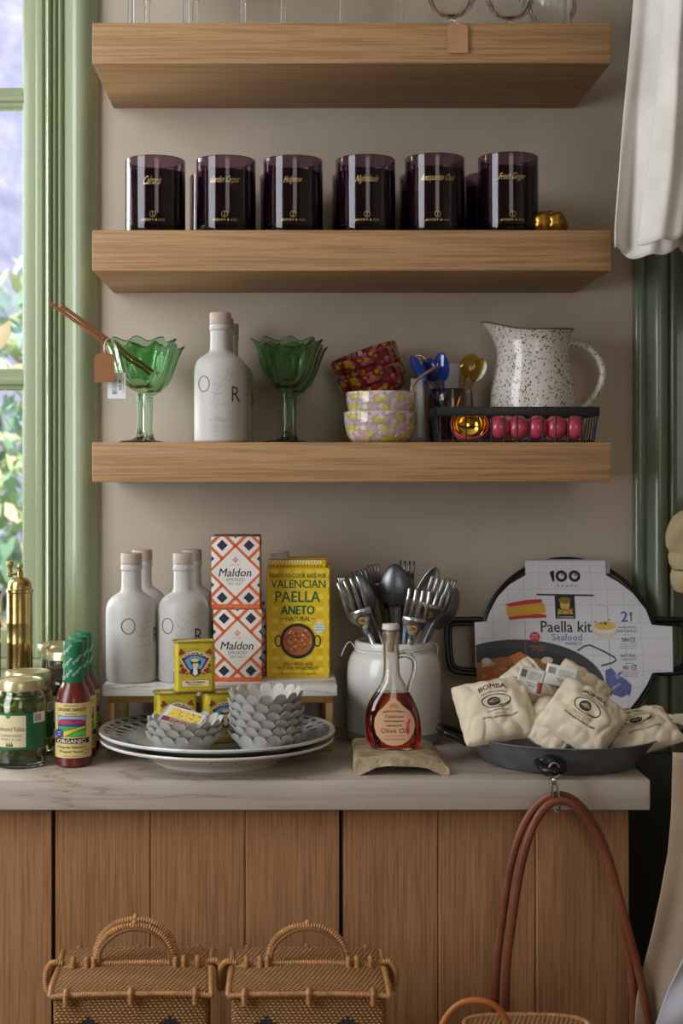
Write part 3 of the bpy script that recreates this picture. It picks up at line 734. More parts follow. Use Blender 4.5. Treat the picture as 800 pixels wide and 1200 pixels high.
# hemisphere, opening tipped toward the viewer
def hemi(rr): return [(0, -rr)] + [(rr * math.sin(q_), -rr * math.cos(q_)) for q_ in [PI / 2 * k / 10 for k in range(1, 11)]]
b.M = T((0, 0, R0 * .80)) @ Rm; b.lathe(hemi(R0) + [(R0, .002), (R0 - .0012, .0024), (R0 - .002, .002)], PINK, 40); b.build('bowl', scp)
b = MB(); b.M = T((0, 0, R0 * .80)) @ Rm; b.lathe([(0, -R0 + .003)] + [((R0 - .0022) * math.sin(PI / 2 * k / 10), -(R0 - .003) * math.cos(PI / 2 * k / 10)) for k in range(1, 11)] + [(R0 - .0012, .0021)], GOLDM, 40).build('gold_lining', scp)
b = MB(); path = []; rad = []
for k in range(121):
    x = 24 + 111 * k / 120; path.append((x * s, .002 + .004 * k / 120, 14.2 * s)); ph = (x - 24) / 22.2
    rad.append((6 + 8.2 * math.sqrt(max(0, math.sin(PI * (ph % 1))))) * s)
rad[0] = 5 * s; b.tube(path, rad, PINK, 22); b.build('handle', scp)
o = MB().extrude([(-.012, -.0185), (.012, -.0185), (.013, .016), (.006, .022), (-.004, .018), (-.013, .02)], -.0004, .0004, KRAFT).build('paper_tag', loc=(X(592, 2.09), 2.106, SZ[3] + .022), rot=(-.2, 0, 0)); tag(o, 'torn kraft paper tag lying behind pink handle in basket', 'tag')
# ================================================================== COUNTER: riser and what stands on it
RZ = CT + .0963; RT = .016
ry0, ry1 = 2.05, 2.245; rx0, rx1 = X(120, 2.05), X(395, 2.05); rc = (rx0 + rx1) / 2
ris = thing('marble_riser', 'white marble topped riser on a thin brass frame', 'stand', (rc, 2.147, CT))
b = MB(); b.box(rx0 - rc, rx1 - rc, ry0 - 2.147, ry1 - 2.147, .0963 - RT, .0963, MARBLE, .0015).build('marble_top', ris)
BR2 = mat('aged_brass', '#a98850', .42, metal=.4, c2='#9a7942', ns=30)
b = MB(); a0, a1 = rx0 - rc + .006, rx1 - rc - .006; b0, b1 = -.088, .09
for y in (b0, b1): b.box(a0, a1, y, y + .006, .0963 - RT - .0105, .0963 - RT - .0002, BR2, .0008)
for x in (a0 + .0006, a1 - .0106): b.box(x, x + .010, b0 + .0065, b1 - .0005, .0963 - RT - .0103, .0963 - RT - .0002, BR2, .0008)
b.build('frame', ris)
for x in (a0, a1 - .010):
    for y in (b0, b1 - .004): MB().box(x, x + .0105, y, y + .010, .0003, .0963 - RT - .0105, BR2, .0008).build('leg', ris)
g = 'white bottles on the marble riser'
or_bottle((X(154, 2.098), 2.098, RZ), .62, 'matte white bottle in front at left end of marble riser', g)
or_bottle((X(215, 2.098), 2.098, RZ), .03, 'matte white bottle in front behind the upper yellow tin', g)
or_bottle((X(166.5, 2.188), 2.188, RZ), .8, 'matte white bottle in back row at left end of riser', g)
or_bottle((X(224.5, 2.188), 2.188, RZ), .5, 'matte white bottle in back row next to the salt boxes', g)

# salt boxes
ORG = flat('#d9642e', .5); WHT = mat('box_white', '#e4ddd8', .5); NAVY = flat('#2b2d38'); GRY = flat('#6d6764')
def salt_box(loc, rz, label, d=.062):
    s = 2.083 / F / 4.444; W, Hh = 252, 375; hw = W * s / 2; h = Hh * s
    t = thing('salt_box', label, 'box', loc, (0, 0, rz), 'boxes of sea salt')
    b = MB(); b.box(-hw, hw, -d / 2, d / 2, 0, h, WHT, .0008)
    def face(mp, W, full=True):
        cr = (0, W, 0, Hh); cx = W / 2
        b.art(mp, rect(0, W, 352, Hh), ORG, 1)
        for c in (-235, -100, 35, 175, 310, 445, 580):
            for sg in (0, 1):
                p = [(-400, c + 400), (800, c - 800)] if not sg else [(-400, c - 400 - W + 0), (800, c + 800 - W)]
                n = 11.5; q = [(p[0][0], p[0][1] - n), (p[1][0], p[1][1] - n), (p[1][0], p[1][1] + n), (p[0][0], p[0][1] + n)]
                b.art(mp, q, ORG, 1, clip=(0, W, 0, 352))
        for ix in range(-1, 3):
            for x, y in ((cx + (ix * 2 - 1) * 70, 45), (cx + (ix * 2 - 1) * 70, 318), (cx + ix * 140 - 0, 115 if ix != 0 else -20), (cx + ix * 140, 252 if ix != 0 else 390)):
                b.art(mp, [(x, y - 29), (x + 29, y), (x, y + 29), (x - 29, y)], NAVY, 2, clip=(0, W, 0, 350))
        if full:
            b.art(mp, [(cx, 56), (cx + 128, 184), (cx, 312), (cx - 128, 184)], WHT, 3, clip=(0, W, 0, 352))
            b.art(mp, [(cx, 104), (cx + 17, 121), (cx, 138), (cx - 17, 121)], flat('#d98a6c'), 4); b.stroke(mp, [(cx - 9, 121), (cx, 112), (cx + 9, 121)], 2, WHT, 5); b.stroke(mp, [(cx - 9, 127), (cx, 118), (cx + 9, 127)], 2, WHT, 5)
            b.text(mp, 'EST  1882', cx, 147, 46, 6, GRY, 4)
            b.text(mp, 'Maldon', cx, 187, 168, 42, NAVY, 4, .018, .22)
            b.text(mp, 'SMOKED', cx, 224, 98, 17, GRY, 4, 0, .15); b.text(mp, 'SEA SALT', cx, 245, 76, 12, GRY, 4, 0, .1)
            b.text(mp, 'NET WT 4.4 OZ (125g)', cx, 363, 130, 9, flat('#f0b08c'), 4)
    face(planemap((-hw, -d / 2, h), (1, 0, 0), (0, 0, 1), 0, 0, s), W)
    face(planemap((hw, -d / 2, h), (0, 1, 0), (0, 0, 1), 0, 0, s), d / s, False)
    b.build('carton', t)
    b = MB(); b.box(-hw + .001, hw - .001, -d / 2 + .001, d / 2 - .001, h - .0002, h + .0012, mat('box_lid_card', '#7d5c50', .6), .0005).build('top_flap', t)
    return t
ys = 2.115; sbx = X(276.5, 2.083)
SBH = 375 * 2.083 / F / 4.444
salt_box((sbx + .001, ys, RZ), .03, 'orange and white patterned salt box standing on the marble riser')
salt_box((sbx, ys + .002, RZ + SBH + .0015), -.03, 'orange and white patterned salt box stacked on top of another')
salt_box((sbx + .006, ys + .066, RZ), .02, 'patterned salt box hidden behind, its edge showing at right')
# paella broth cartons
YEL = mat('carton_yellow', '#edc60c', .45); YEL2 = flat('#f3d648', .45); GRN = flat('#17643a'); DKG = flat('#3c4a1c')
def carton(loc, rz, label):
    sp = 2.125 / F / 4.444; t = thing('broth_carton', label, 'carton', loc, (0, 0, rz), 'yellow paella broth cartons')
    W, Hh = 326, 572; hw = W * sp / 2; h = Hh * sp; d = .052
    b = MB(); b.box(-hw, hw, -d / 2, d / 2, 0, h, YEL, .001)
    mp = planemap((-hw, -d / 2, h), (1, 0, 0), (0, 0, 1), 368, 290, sp)
    for k in range(9):
        y = 300 + 64 * k; b.art(mp, rect(369, 693, y, y + 26), YEL2, .5)
    for k in range(6):
        x = 372 + 58 * k; b.art(mp, rect(x, x + 24, 291, 861), flat('#e9c226'), .7)
    T_ = lambda s_, cx, cy, w_, h_, m=GRN, bo=.012, sh=0: b.text(mp, s_, cx, cy, w_, h_, m, 4, bo, sh)
    T_('READY-TO-COOK BASE FOR', 531, 331, 294, 23); T_('VALENCIAN', 532, 374, 282, 42, GRN, .02); T_('PAELLA', 530, 440, 232, 56, GRN, .02); T_('ANETO', 530, 510, 172, 46, GRN, .07, .05)
    T_('NATURAL', 533, 556, 126, 24, DKG, .012); b.stroke(mp, [(440, 554), (466, 556)], 3, DKG, 4); b.stroke(mp, [(598, 556), (622, 554)], 3, DKG, 4)
    b.stroke(mp, circle(429, 671, 16, 28), 7, '#2b2c28', 3, closed=True); b.stroke(mp, circle(632, 671, 16, 28), 7, '#2b2c28', 3, closed=True)
    b.art(mp, circle(530, 671, 92, 92, 40), '#2b2c28', 4); b.art(mp, circle(530, 671, 77, 76, 36), '#b9693a', 5)
    rnd = random.Random(5)
    for k in range(70):
        a, q_ = rnd.uniform(0, 6.28), 68 * math.sqrt(rnd.random()); x, y = 530 + q_ * math.cos(a), 671 + q_ * math.sin(a)
        b.art(mp, circle(x, y, rnd.uniform(3, 10), rnd.uniform(2, 5), 7), rnd.choice(['#cf8a4c', '#e2b980', '#a84a2c', '#c4382e', '#8f4a2a', '#e8d2a8']), 6 + k % 3 * .3)
    for a, x0, y0 in ((1.45, 523, 650), (.7, 575, 640), (-.7, 570, 700), (2.4, 485, 640), (.8, 490, 700)):
        b.art(mp, [(x0 - 24 * math.cos(a) - 4 * math.sin(a), y0 - 24 * math.sin(a) + 4 * math.cos(a)), (x0 + 24 * math.cos(a), y0 + 24 * math.sin(a)), (x0 - 24 * math.cos(a) + 5 * math.sin(a), y0 - 24 * math.sin(a) - 5 * math.cos(a))], '#4d5a2a', 7.2)
    b.art(mp, circle(642, 601, 29), '#e9e7dc', 5)
    for k, tx in enumerate(('JUST ADD', 'RICE &', 'SEAFOOD')): b.text(mp, tx, 642, 587 + 13 * k, 42, 8, '#3b5a8c', 6)
    T_('ONLY FRESH AND', 531, 791, 160, 15, DKG, .01); T_('NATURAL INGREDIENTS', 531, 812, 214, 17, DKG, .01); T_('NET WT 33.8 FL OZ (1000 ML)', 531, 844, 190, 14, flat('#8c7a1e'), .01)
    b.build('carton', t)
    b = MB(); g_ = d * .30
    b.box(-hw + .002, hw - .005, -d / 2 + .004, -d / 2 + .03, h, h + .0115, YEL, .001)
    mp2 = planemap((-hw + .002, -d / 2 + .004, h + .0115), (1, 0, 0), (0, 0, 1), 0, 0, .001)
    for k in range(19): b.art(mp2, rect(1 + k * 4.2, 3 + k * 4.2, .5, 6), '#f6ecc0', 1)
    for k in range(16): b.art(mp2, [(2 + k * 5, 7.8), (4.8 + k * 5, 7.8), (5.6 + k * 5, 10.6), (3 + k * 5, 10.6)], '#8c6a1e', 1)
    b.build('folded_top', t)
    b = MB(); b.lathe([(0, h), (.0125, h), (.0125, h + .0185), (.012, h + .0195), (0, h + .0196)], mat('cap_white', '#d8d4d2', .4), 28, (-hw + .018, d / 2 - .015, 0)).build('screw_cap', t)
    return t
cy = 2.152
carton((X(349, 2.125), cy, RZ), .0, 'bright yellow paella broth carton in front, pan picture on face')
carton((X(352, 2.125), cy + .056, RZ), -.02, 'yellow paella broth carton behind, only its top visible')

# ================================================================== plates, tins, scalloped bowls
PX = X(254.5, 2.0); PYc = 2.0
GLZ = mat('cream_glaze', '#e4dfd8', .22, coat=.3, c2='#dad3ca', ns=12)
pl = thing('serving_platter', 'large plain cream platter underneath, small dark chips on rim', 'platter', (PX, PYc, CT), group='stacked round platters')
R = .1628
b = MB(); b.lathe([(0, .0035), (.080, .0035), (.082, .0002), (.086, .0002), (.088, .004), (.105, .012), (.125, .020), (.150, .0265), (R - .001, .0305), (R, .0325), (R - .001, .0342), (.150, .0318), (.125, .0255), (.105, .018), (.088, .0105), (0, .009)], GLZ, 96)
mp = lambda u_, v_, k: Vector((.1556 * math.sin(u_), -.1556 * math.cos(u_), .0278 + v_))
for a in (-.02, .24, -.75): 
    c0 = Vector((.130 * math.sin(a), -.130 * math.cos(a), .0208)); b.ball(c0, .0011, flat('#3a2a22'), nu=8, nv=5)
b.build('platter', pl)
pl2 = thing('serving_platter', 'large hand painted platter on top with black leaf strokes round its rim', 'platter', (PX, PYc, CT + .0112), group='stacked round platters')
def prf(r_): # top surface height of the upper platter
    pts = [(0, .0145), (.095, .0145), (.110, .0195), (.125, .0245), (.150, .0305), (R, .0335)]
    for a, c in zip(pts, pts[1:]):
        if r_ <= c[0]: return a[1] + (c[1] - a[1]) * (r_ - a[0]) / (c[0] - a[0])
    return pts[-1][1]
b = MB(); b.lathe([(0, .0075), (.092, .0075), (.105, .0125), (.125, .0195), (.150, .0262), (R + .0005, .0296), (R + .0016, .032), (R + .0005, .0340), (.150, prf(.150)), (.125, prf(.125)), (.110, prf(.110)), (.095, .0145), (0, .0145)], mat('speckled_white_glaze', '#d9d6d2', .2, coat=.4, c2='#cdd0d2', ns=14), 96)
mpp = lambda u_, v_, k: Vector((v_ * math.sin(u_), -v_ * math.cos(u_), prf(v_) + .0002 * k))
PNT = mat('plate_paint', '#34373a', .3, c2='#4a4f54', ns=60)
n = 46
for i in range(n):
    a = 2 * PI * i / n
    b.art(mpp, [(a + .034 * x, y) for x, y in ((0, .149), (.9, .151), (1.0, .155), (.7, .1595), (0, .161), (-.7, .1595), (-1, .155), (-.9, .151))], PNT, 1)
for i in range(40):
    a = 2 * PI * i / 40
    b.art(mpp, [(a + .040 * x, y) for x, y in ((0, .121), (.8, .126), (1.0, .133), (.7, .140), (0, .143), (-.7, .140), (-1, .133), (-.8, .126))], PNT, 1)
for rr in (.1462,): b.stroke(mpp, [(2 * PI * i / 96, rr) for i in range(97)], .0011, PNT, 1, closed=False)
b.build('platter', pl2)
PZ = CT + .0112 + .0145
# paprika tins
TINY = mat('tin_yellow', '#cfb92e', .3, metal=.25, coat=.3); TINM = metal('tin_rim', '#b8a85c', .3)
def tin(loc, rz, label):
    t = thing('paprika_tin', label, 'tin', loc, (0, 0, rz), 'small yellow paprika tins'); w_, d, h = .0560, .036, .0705
    def sec(x, y, r_=.007, n_=5): return rrect(-x, x, -y, y, r_, n_)
    b = MB(); pr = sec(w_ / 2, d / 2); n_ = len(pr)
    lv = [(.001, 1), (.0025, 1), (h - .0025, 1), (h - .002, 1)]
    vs = [(p[0], p[1], z) for z, k in lv for p in pr]; fs = [(j * n_ + i, j * n_ + (i + 1) % n_, (j + 1) * n_ + (i + 1) % n_, (j + 1) * n_ + i) for j in range(3) for i in range(n_)]
    b.add(vs, fs + [tuple(range(n_))[::-1], tuple(range(3 * n_, 4 * n_))], TINY)
    mp = planemap((-w_ / 2, -d / 2, h), (1, 0, 0), (0, 0, 1), 0, 0, w_ / 300)   # 300 x 378 art
    RD = '#8e2331'; A = b.art
    A(mp, rect(36, 264, 50, 268), '#b9a12c', 1)
    A(mp, [(150, 72), (205, 84), (262, 128), (215, 205), (150, 262), (85, 205), (38, 128), (95, 84)], '#e7dcc0', 2)
    A(mp, [(150, 78), (203, 89), (255, 128), (211, 201), (150, 255), (89, 201), (45, 128), (97, 89)], '#5a2a55', 3)
    A(mp, [(150, 108), (190, 114), (228, 138), (198, 196), (150, 236), (102, 196), (72, 138), (110, 114)], '#5e9cc4', 4)
    b.text(mp, 'CHIQUILIN', 150, 98, 172, 22, '#eadfd0', 5, .02, warp=lambda a, c: (a, c + a * a * .0033 - 6))
    for sg in (-1, 1):
        for x, y in ((105, 68), (90, 82), (112, 90), (104, 180), (94, 205), (108, 225), (88, 228), (74, 215)):
            A(mp, circle(150 + sg * x, y, 13, 12, 9), RD if (x + y) % 3 else '#5c6a2c', 3.2)
        A(mp, circle(150 + sg * 62, 240, 10, 8, 8), RD, 3.2)
    # plain person medallion
    A(mp, [(104, 236), (118, 206), (140, 196), (160, 196), (184, 206), (196, 236), (150, 262)], '#23242c', 5)
    A(mp, [(136, 196), (164, 196), (168, 240), (150, 255), (132, 240)], '#e6e2dc', 6)
    A(mp, circle(152, 170, 21, 28, 18), '#e3c7a4', 7); A(mp, circle(150, 148, 40, 14, 18), '#2a2426', 7.3); A(mp, circle(147, 140, 30, 13, 18), '#ddc98e', 7.6)
    A(mp, circle(178, 158, 12, 18, 10), '#2a2426', 6.8); A(mp, circle(126, 158, 8, 16, 10), '#2a2426', 6.8)
    b.stroke(mp, [(143, 168), (147, 168)], 3, '#3a2a24', 8); b.stroke(mp, [(157, 168), (162, 168)], 3, '#3a2a24', 8); b.stroke(mp, [(147, 184), (158, 184)], 3, '#a0443c', 8)
    b.text(mp, 'NET WT 2.64 OZ', 150, 58, 46, 8, '#4c4420', 2)
    A(mp, rrect(44, 256, 284, 338, 10), '#6d2030', 1); A(mp, rrect(47, 253, 287, 335, 9), '#e0cf9c', 2)
    b.text(mp, 'MILD PAPRIKA', 150, 303, 142, 17, '#6d2030', 3, .025); b.text(mp, 'BITTERSWEET', 150, 323, 104, 9, '#6d2030', 3, .01); b.text(mp, 'NET WT 2.64 OZ (75 g)', 150, 356, 120, 8, '#6a5c1c', 2)
    mp = planemap((-w_ / 2, d / 2, h), (0, -1, 0), (0, 0, 1), 0, 0, w_ / 300)
    for y in (70, 84, 98, 112): b.text(mp, 'INGREDIENTS', 95, y, 74, 8, RD, 1)
    A(mp, rect(60, 132, 150, 230), '#e8e5da', 1)
    for k in range(9): A(mp, rect(66 + k * 7, 68 + k * 7 + k % 3, 158, 222), '#2a2a30', 2)
    A(mp, rect(60, 132, 232, 320), '#3d57a8', 1)
    b.build('can', t)
    b = MB(); pr2 = sec(w_ / 2 + .0007, d / 2 + .0007)
    MB().tube([(p[0], p[1], .0013) for p in pr2], .0011, TINM, 6, closed=True).build('base_rim', t)
    b.tube([(p[0], p[1], h - .0016) for p in pr2], .0011, TINM, 6, closed=True)
    b.add([(p[0], p[1], h - .003 + .0002) for p in sec(w_ / 2 - .001, d / 2 - .001)], [tuple(range(n_))], TINM)
    b.build('rim', t)
    return t
s2 = 1.99 / F
tin((X(204, 1.985), 1.999, PZ), .26, 'yellow paprika tin on the platter, behind saffron and grey bowls')
tin((X(259.5, 1.995), 2.004, PZ), .33, 'yellow paprika tin on the platter, half hidden by taller bowl stack')
tin((X(226.5, 1.985), 2.000, PZ + .0708), .16, 'yellow paprika tin resting on top of two others')
# scalloped bowls
GRYG = mat('grey_white_glaze', '#c3c1bd', .35, coat=.2, c2='#b3aea6', ns=25)
def scallop(Rb, Rt, h, n_=16, nm='scalloped_bowl'):
    b = MB(); th = .0028
    lv = [0, .12, .3, .5, .68, .82, .92, 1.0]
    def R_(t): return Rb + (Rt - Rb) * (t ** .85)
    rings = []
    seg = n_ * 8; vs = []
    def ring(t, off, inner):
        out = []
        for i in range(seg):
            a = 2 * PI * i / seg; ph = (i % 8) / 8; lob = abs(math.sin(PI * ph))
            bulge = lob ** .7 * t
            r_ = R_(t) + off + bulge * .0022; z = h * t - (1 - lob ** .55) * .0075 * max(0, (t - .45) / .55) + (.0022 if inner and t == 0 else 0)
            z = max(z, 0); out.append((r_ * math.sin(a), -r_ * math.cos(a), z))
        return out
    P_ = [[(0, 0, 0)]] + [ring(t, 0, False) for t in lv] + [ring(t, -th, True) for t in reversed(lv)] + [[(0, 0, .0022)]]
    idx = []
    for q_ in P_: idx.append(list(range(len(vs), len(vs) + len(q_)))); vs += q_
    fs = []
    for A, B_ in zip(idx, idx[1:]):
        for i in range(seg):
            f = [A[i % len(A)], A[(i + 1) % len(A)], B_[(i + 1) % len(B_)], B_[i % len(B_)]]
            if len(A) == 1: f = [A[0], B_[(i + 1) % seg], B_[i]]
            if len(B_) == 1: f = [A[i], A[(i + 1) % seg], B_[0]]
            fs.append(f)
    b.add(vs, fs, GRYG); return b.build(nm, angle=60)
proto = scallop(.031, .0495, .027)
def scb(o, loc, rz, label, tilt=(0, 0)):
    o.location = loc; o.rotation_euler = (tilt[0], tilt[1], rz); tag(o, label, 'bowl', 'grey scalloped pinch bowls'); return o
bx, by = X(311.5, 1.935), 1.938
order = ['bottom one of the tall right-hand stack', 'second from bottom in the tall right-hand stack', 'third from bottom in the tall right-hand stack', 'fourth from bottom in the tall right-hand stack', 'fifth from bottom in the tall right-hand stack', 'topmost of the tall right-hand stack']
lift = [0, .0135, .0262, .0385, .0510, .0570 + .0085]
for k in range(6):
    o = proto if k == 0 else proto.copy()
    if k: COL.objects.link(o)
    scb(o, (bx + (.001 if k % 2 else -.0008), by, PZ + .0006 + [0, .0105, .0205, .031, .042, .055][k]), .11 * k + .05, 'grey white scalloped bowl, ' + order[k], (.0, .0 if k < 5 else -.03))
bx, by = X(215, 1.925), 1.930
for k, lb in enumerate(('lowest of the short left stack', 'middle of the short left stack', 'top of the short left stack, holding the saffron box')):
    o = proto.copy(); COL.objects.link(o)
    scb(o, (bx + .001 * k, by, PZ + .0006 + .0095 * k), .2 + .13 * k, 'grey white scalloped bowl, ' + lb)
SAFZ = PZ + .019 + .0185
sf = thing('saffron_box', 'clear plastic box of saffron lying tilted in left scalloped bowls', 'box', (X(214, 1.925), 1.930, SAFZ - .0004), Euler((math.radians(38), math.radians(0), math.radians(0))))
sf.rotation_euler = (Matrix.Rotation(math.radians(30), 3, 'X') @ Matrix.Rotation(math.radians(-24), 3, 'Z')).to_euler()
b = MB(); b.box(-.031, .031, -.019, .019, .001, .010, mat('clear_plastic', '#e8e6ea', .08, trans=.75, ior=1.3), .0015).build('case', sf)
b = MB(); b.box(-.0275, .0275, -.0165, .0165, .0102, .0106, flat('#cfc4c8'), 0); b.art(planemap((0, 0, .0106), (1, 0, 0), (0, 1, 0), 0, 0, .001), rect(-26, 26, 6, 15.5), '#7d3040', .5); mp = planemap((0, 0, .0106), (1, 0, 0), (0, 1, 0), 0, 0, .001)
b.art(mp, rect(-21, 24, -13, 5), '#d9c04a', 1); rnd = random.Random(2)
for k in range(26): b.art(mp, circle(rnd.uniform(-19, 22), rnd.uniform(-11, 3), rnd.uniform(1, 3), rnd.uniform(.6, 1.2), 6), rnd.choice(['#a04a2c', '#8a6a1c', '#c08a2c', '#efe0a0']), 2)
b.text(mp, 'SAFFRON', 0, 8.5, 30, 3, '#e8d9b0', 2); b.text(mp, 'AZAFRAN', 0, 13, 30, 2.4, '#e8d9b0', 2); b.build('printed_card', sf)
# ================================================================== jars, sauces, mill
def onc(v): return .402 * F / (v - CY)
JG = glassmat('jar_glass', '#eef6ee', 0.0, 1.45); LIDG = mat('gilt_lid', '#c9bd94', .3, metal=.7)
BRINE = glassmat('brine', '#d9dc9a', 0.0, 1.36)
def lathe_lid(r_, z0, h): return [(r_ - .002, z0), (r_, z0), (r_, z0 + h * .75), (r_ - .0015, z0 + h), (r_ - .005, z0 + h), (r_ - .006, z0 + h - .001), (0, z0 + h - .001)]
def pickle_jar(loc, rz, label):
    t = thing('pickle_jar', label, 'jar', loc, (0, 0, rz), 'jars of cornichons'); R = .0356; h = .1175
    b = MB(); b.lathe([(0, 0), (R - .004, 0), (R - .0008, .003), (R, .008), (R, h - .029), (R - .0015, h - .022), (R - .006, h - .016), (R - .006, h - .002), (R - .0085, h - .002), (R - .0085, h - .017), (R - .0035, h - .024), (R - .0023, h - .03), (R - .0023, .008), (R - .006, .004), (0, .004)], JG, 56).build('jar_glass', t)
    b = MB(); b.lathe([(0, .0042), (R - .006, .0044), (R - .0027, .0085), (R - .0027, h - .0305), (R - .005, h - .0245), (0, h - .0245)], BRINE, 40).build('brine', t)
    b = MB(); rnd = random.Random(11); pm = [mat('pickle_' + c, '#' + c, .35, c2='#' + d, ns=90) for c, d in (('949a48', '747d32'), ('a9ab58', '848a3c'), ('6f7836', '586228'))]
    for k in range(58):
        a = rnd.uniform(0, 6.28); z = .014 + (h - .05) * (k / 58); rr = rnd.choice((.0225, .0235, .0215, .012)); R3 = Euler((rnd.uniform(.9, 2.2), rnd.uniform(-.4, .4), a)).to_matrix()
        R3 = Matrix.Rotation(a, 3, 'Z') @ Matrix.Rotation(rnd.choice((.3, 1.1, 1.57, 2.0, 2.6)), 3, 'Y')
        c = Vector((rr * math.sin(a), -rr * math.cos(a), z)); b.ball(c, .0062, rnd.choice(pm), (1, 1, rnd.uniform(1.7, 2.4)), R3, 10, 8)
    b.build('cornichons', t)
    b = MB(); 
    zt = .0755; zb2 = .0263; a0, a1 = -2.6, 1.45
    b.grid(lambda u_, v_: Vector(((R + .0003) * math.sin(a0 + (a1 - a0) * u_), -(R + .0003) * math.cos(a0 + (a1 - a0) * u_), zb2 + (zt - zb2) * v_)), 48, 2, mat('label_green', '#1f5f3a', .5))
    s = 1.96 / F; mp = lambda x, y, k: Vector(((R + .0003 + .00015 * k) * math.sin(x), -(R + .0003 + .00015 * k) * math.cos(x), y))
    CRM = '#d9cba4'; b.art(mp, rect(-.75, .40, .030, .0725), CRM, 1, cut=.1)
    b.text(lambda x, y, k: mp(x, -y, k), 'Edmond Fallot', -.18, -.0545, 1.05, .0062, '#5a3a20', 2, 0, .0, cut=.1)
    b.text(lambda x, y, k: mp(x, -y, k), 'CORNICHONS', -.18, -.0455, .86, .0036, '#6a5a40', 2, cut=.1); b.text(lambda x, y, k: mp(x, -y, k), 'FINES A LA', -.18, -.0405, .8, .003, '#6a5a40', 2, cut=.1)
    for dx in (-.12, -.02, .07): b.art(mp, [(dx - .25, .031), (dx - .2, .0375), (dx - .14, .031)], '#5f4a22', 2)
    b.art(mp, circle(-.27, .0725, .1, .004, 10), '#4a7a3a', 3); b.art(mp, circle(-.2, .0755, .08, .003, 10), '#3c6a30', 3)
    b.art(mp, rect(.70, 1.35, .0615, .0755), '#d8d4de', 1, cut=.1)
    for k in range(9): b.art(mp, rect(.76 + k * .055, .78 + k * .055 + .012 * (k % 2), .064, .073), '#7a3a5a' if k < 6 else '#444', 2) if k < 6 else None
    b.build('label', t)
    b = MB(); b.lathe(lathe_lid(R - .003, h - .0135, .0135), LIDG, 48); b.build('lid', t)
    return t
pickle_jar((X(22.5, 1.962), 1.968, CT), 0, 'front jar of green cornichons with gilt lid and green label')
pickle_jar((X(32.5, 2.045), 2.047, CT), .3, 'second jar of cornichons directly behind the front jar')
JAM = mat('dark_jam', '#4a1714', .25, coat=.5, c2='#5c1f18', ns=40)
def jam_jar(loc, rz, label, rich=JAM, sc=1):
    t = thing('jam_jar', label, 'jar', loc, (0, 0, rz), 'dark red preserve jars'); R = .0375; h = .137
    b = MB(); pf = [(0, 0), (R - .004, 0), (R, .004), (R, .075), (R - .003, .095), (R - .0055, h - .028), (R - .005, h - .014), (R - .006, h - .002)]
    b.lathe(pf + [(r_ - .0022, z) for r_, z in reversed(pf[2:])] + [(0, .004)], JG, 48).build('jar_glass', t)
    b = MB(); b.lathe([(0, .0045), (R - .004, .0045), (R - .0025, .009), (R - .0025, .075), (R - .0055, .095), (R - .0079, h - .0285), (R - .0078, h - .024), (0, h - .024)], rich, 40).build('preserve', t)
    b = MB(); b.lathe([(R + .0003, .012), (R + .0003, .074)], mat('pale_label', '#c9cdbf', .6), 48); mp = cylmap(R + .0003, 0, 0, 0, 1, .00015, False)
    b.art(mp, rect(-.03, .03, -.036, -.026), '#2c2a2c', 1, cut=.004); b.text(mp, 'PRESERVES', 0, -.052, .034, .006, '#4a3a30', 2, cut=.004); b.build('label', t)
    b = MB(); b.lathe(lathe_lid(R - .0025, h - .012, .012), LIDG, 48).build('lid', t); return t
jam_jar((X(79.5, 2.125), 2.128, CT), 0, 'dark red preserve jar behind the hot sauce bottles')
jam_jar((X(70, 2.212), 2.214, CT), 0, 'amber sided preserve jar at the back against window casing', mat('amber_jam', '#8a4a14', .2, trans=.3, coat=.5, c2='#5c1f18', ns=30))

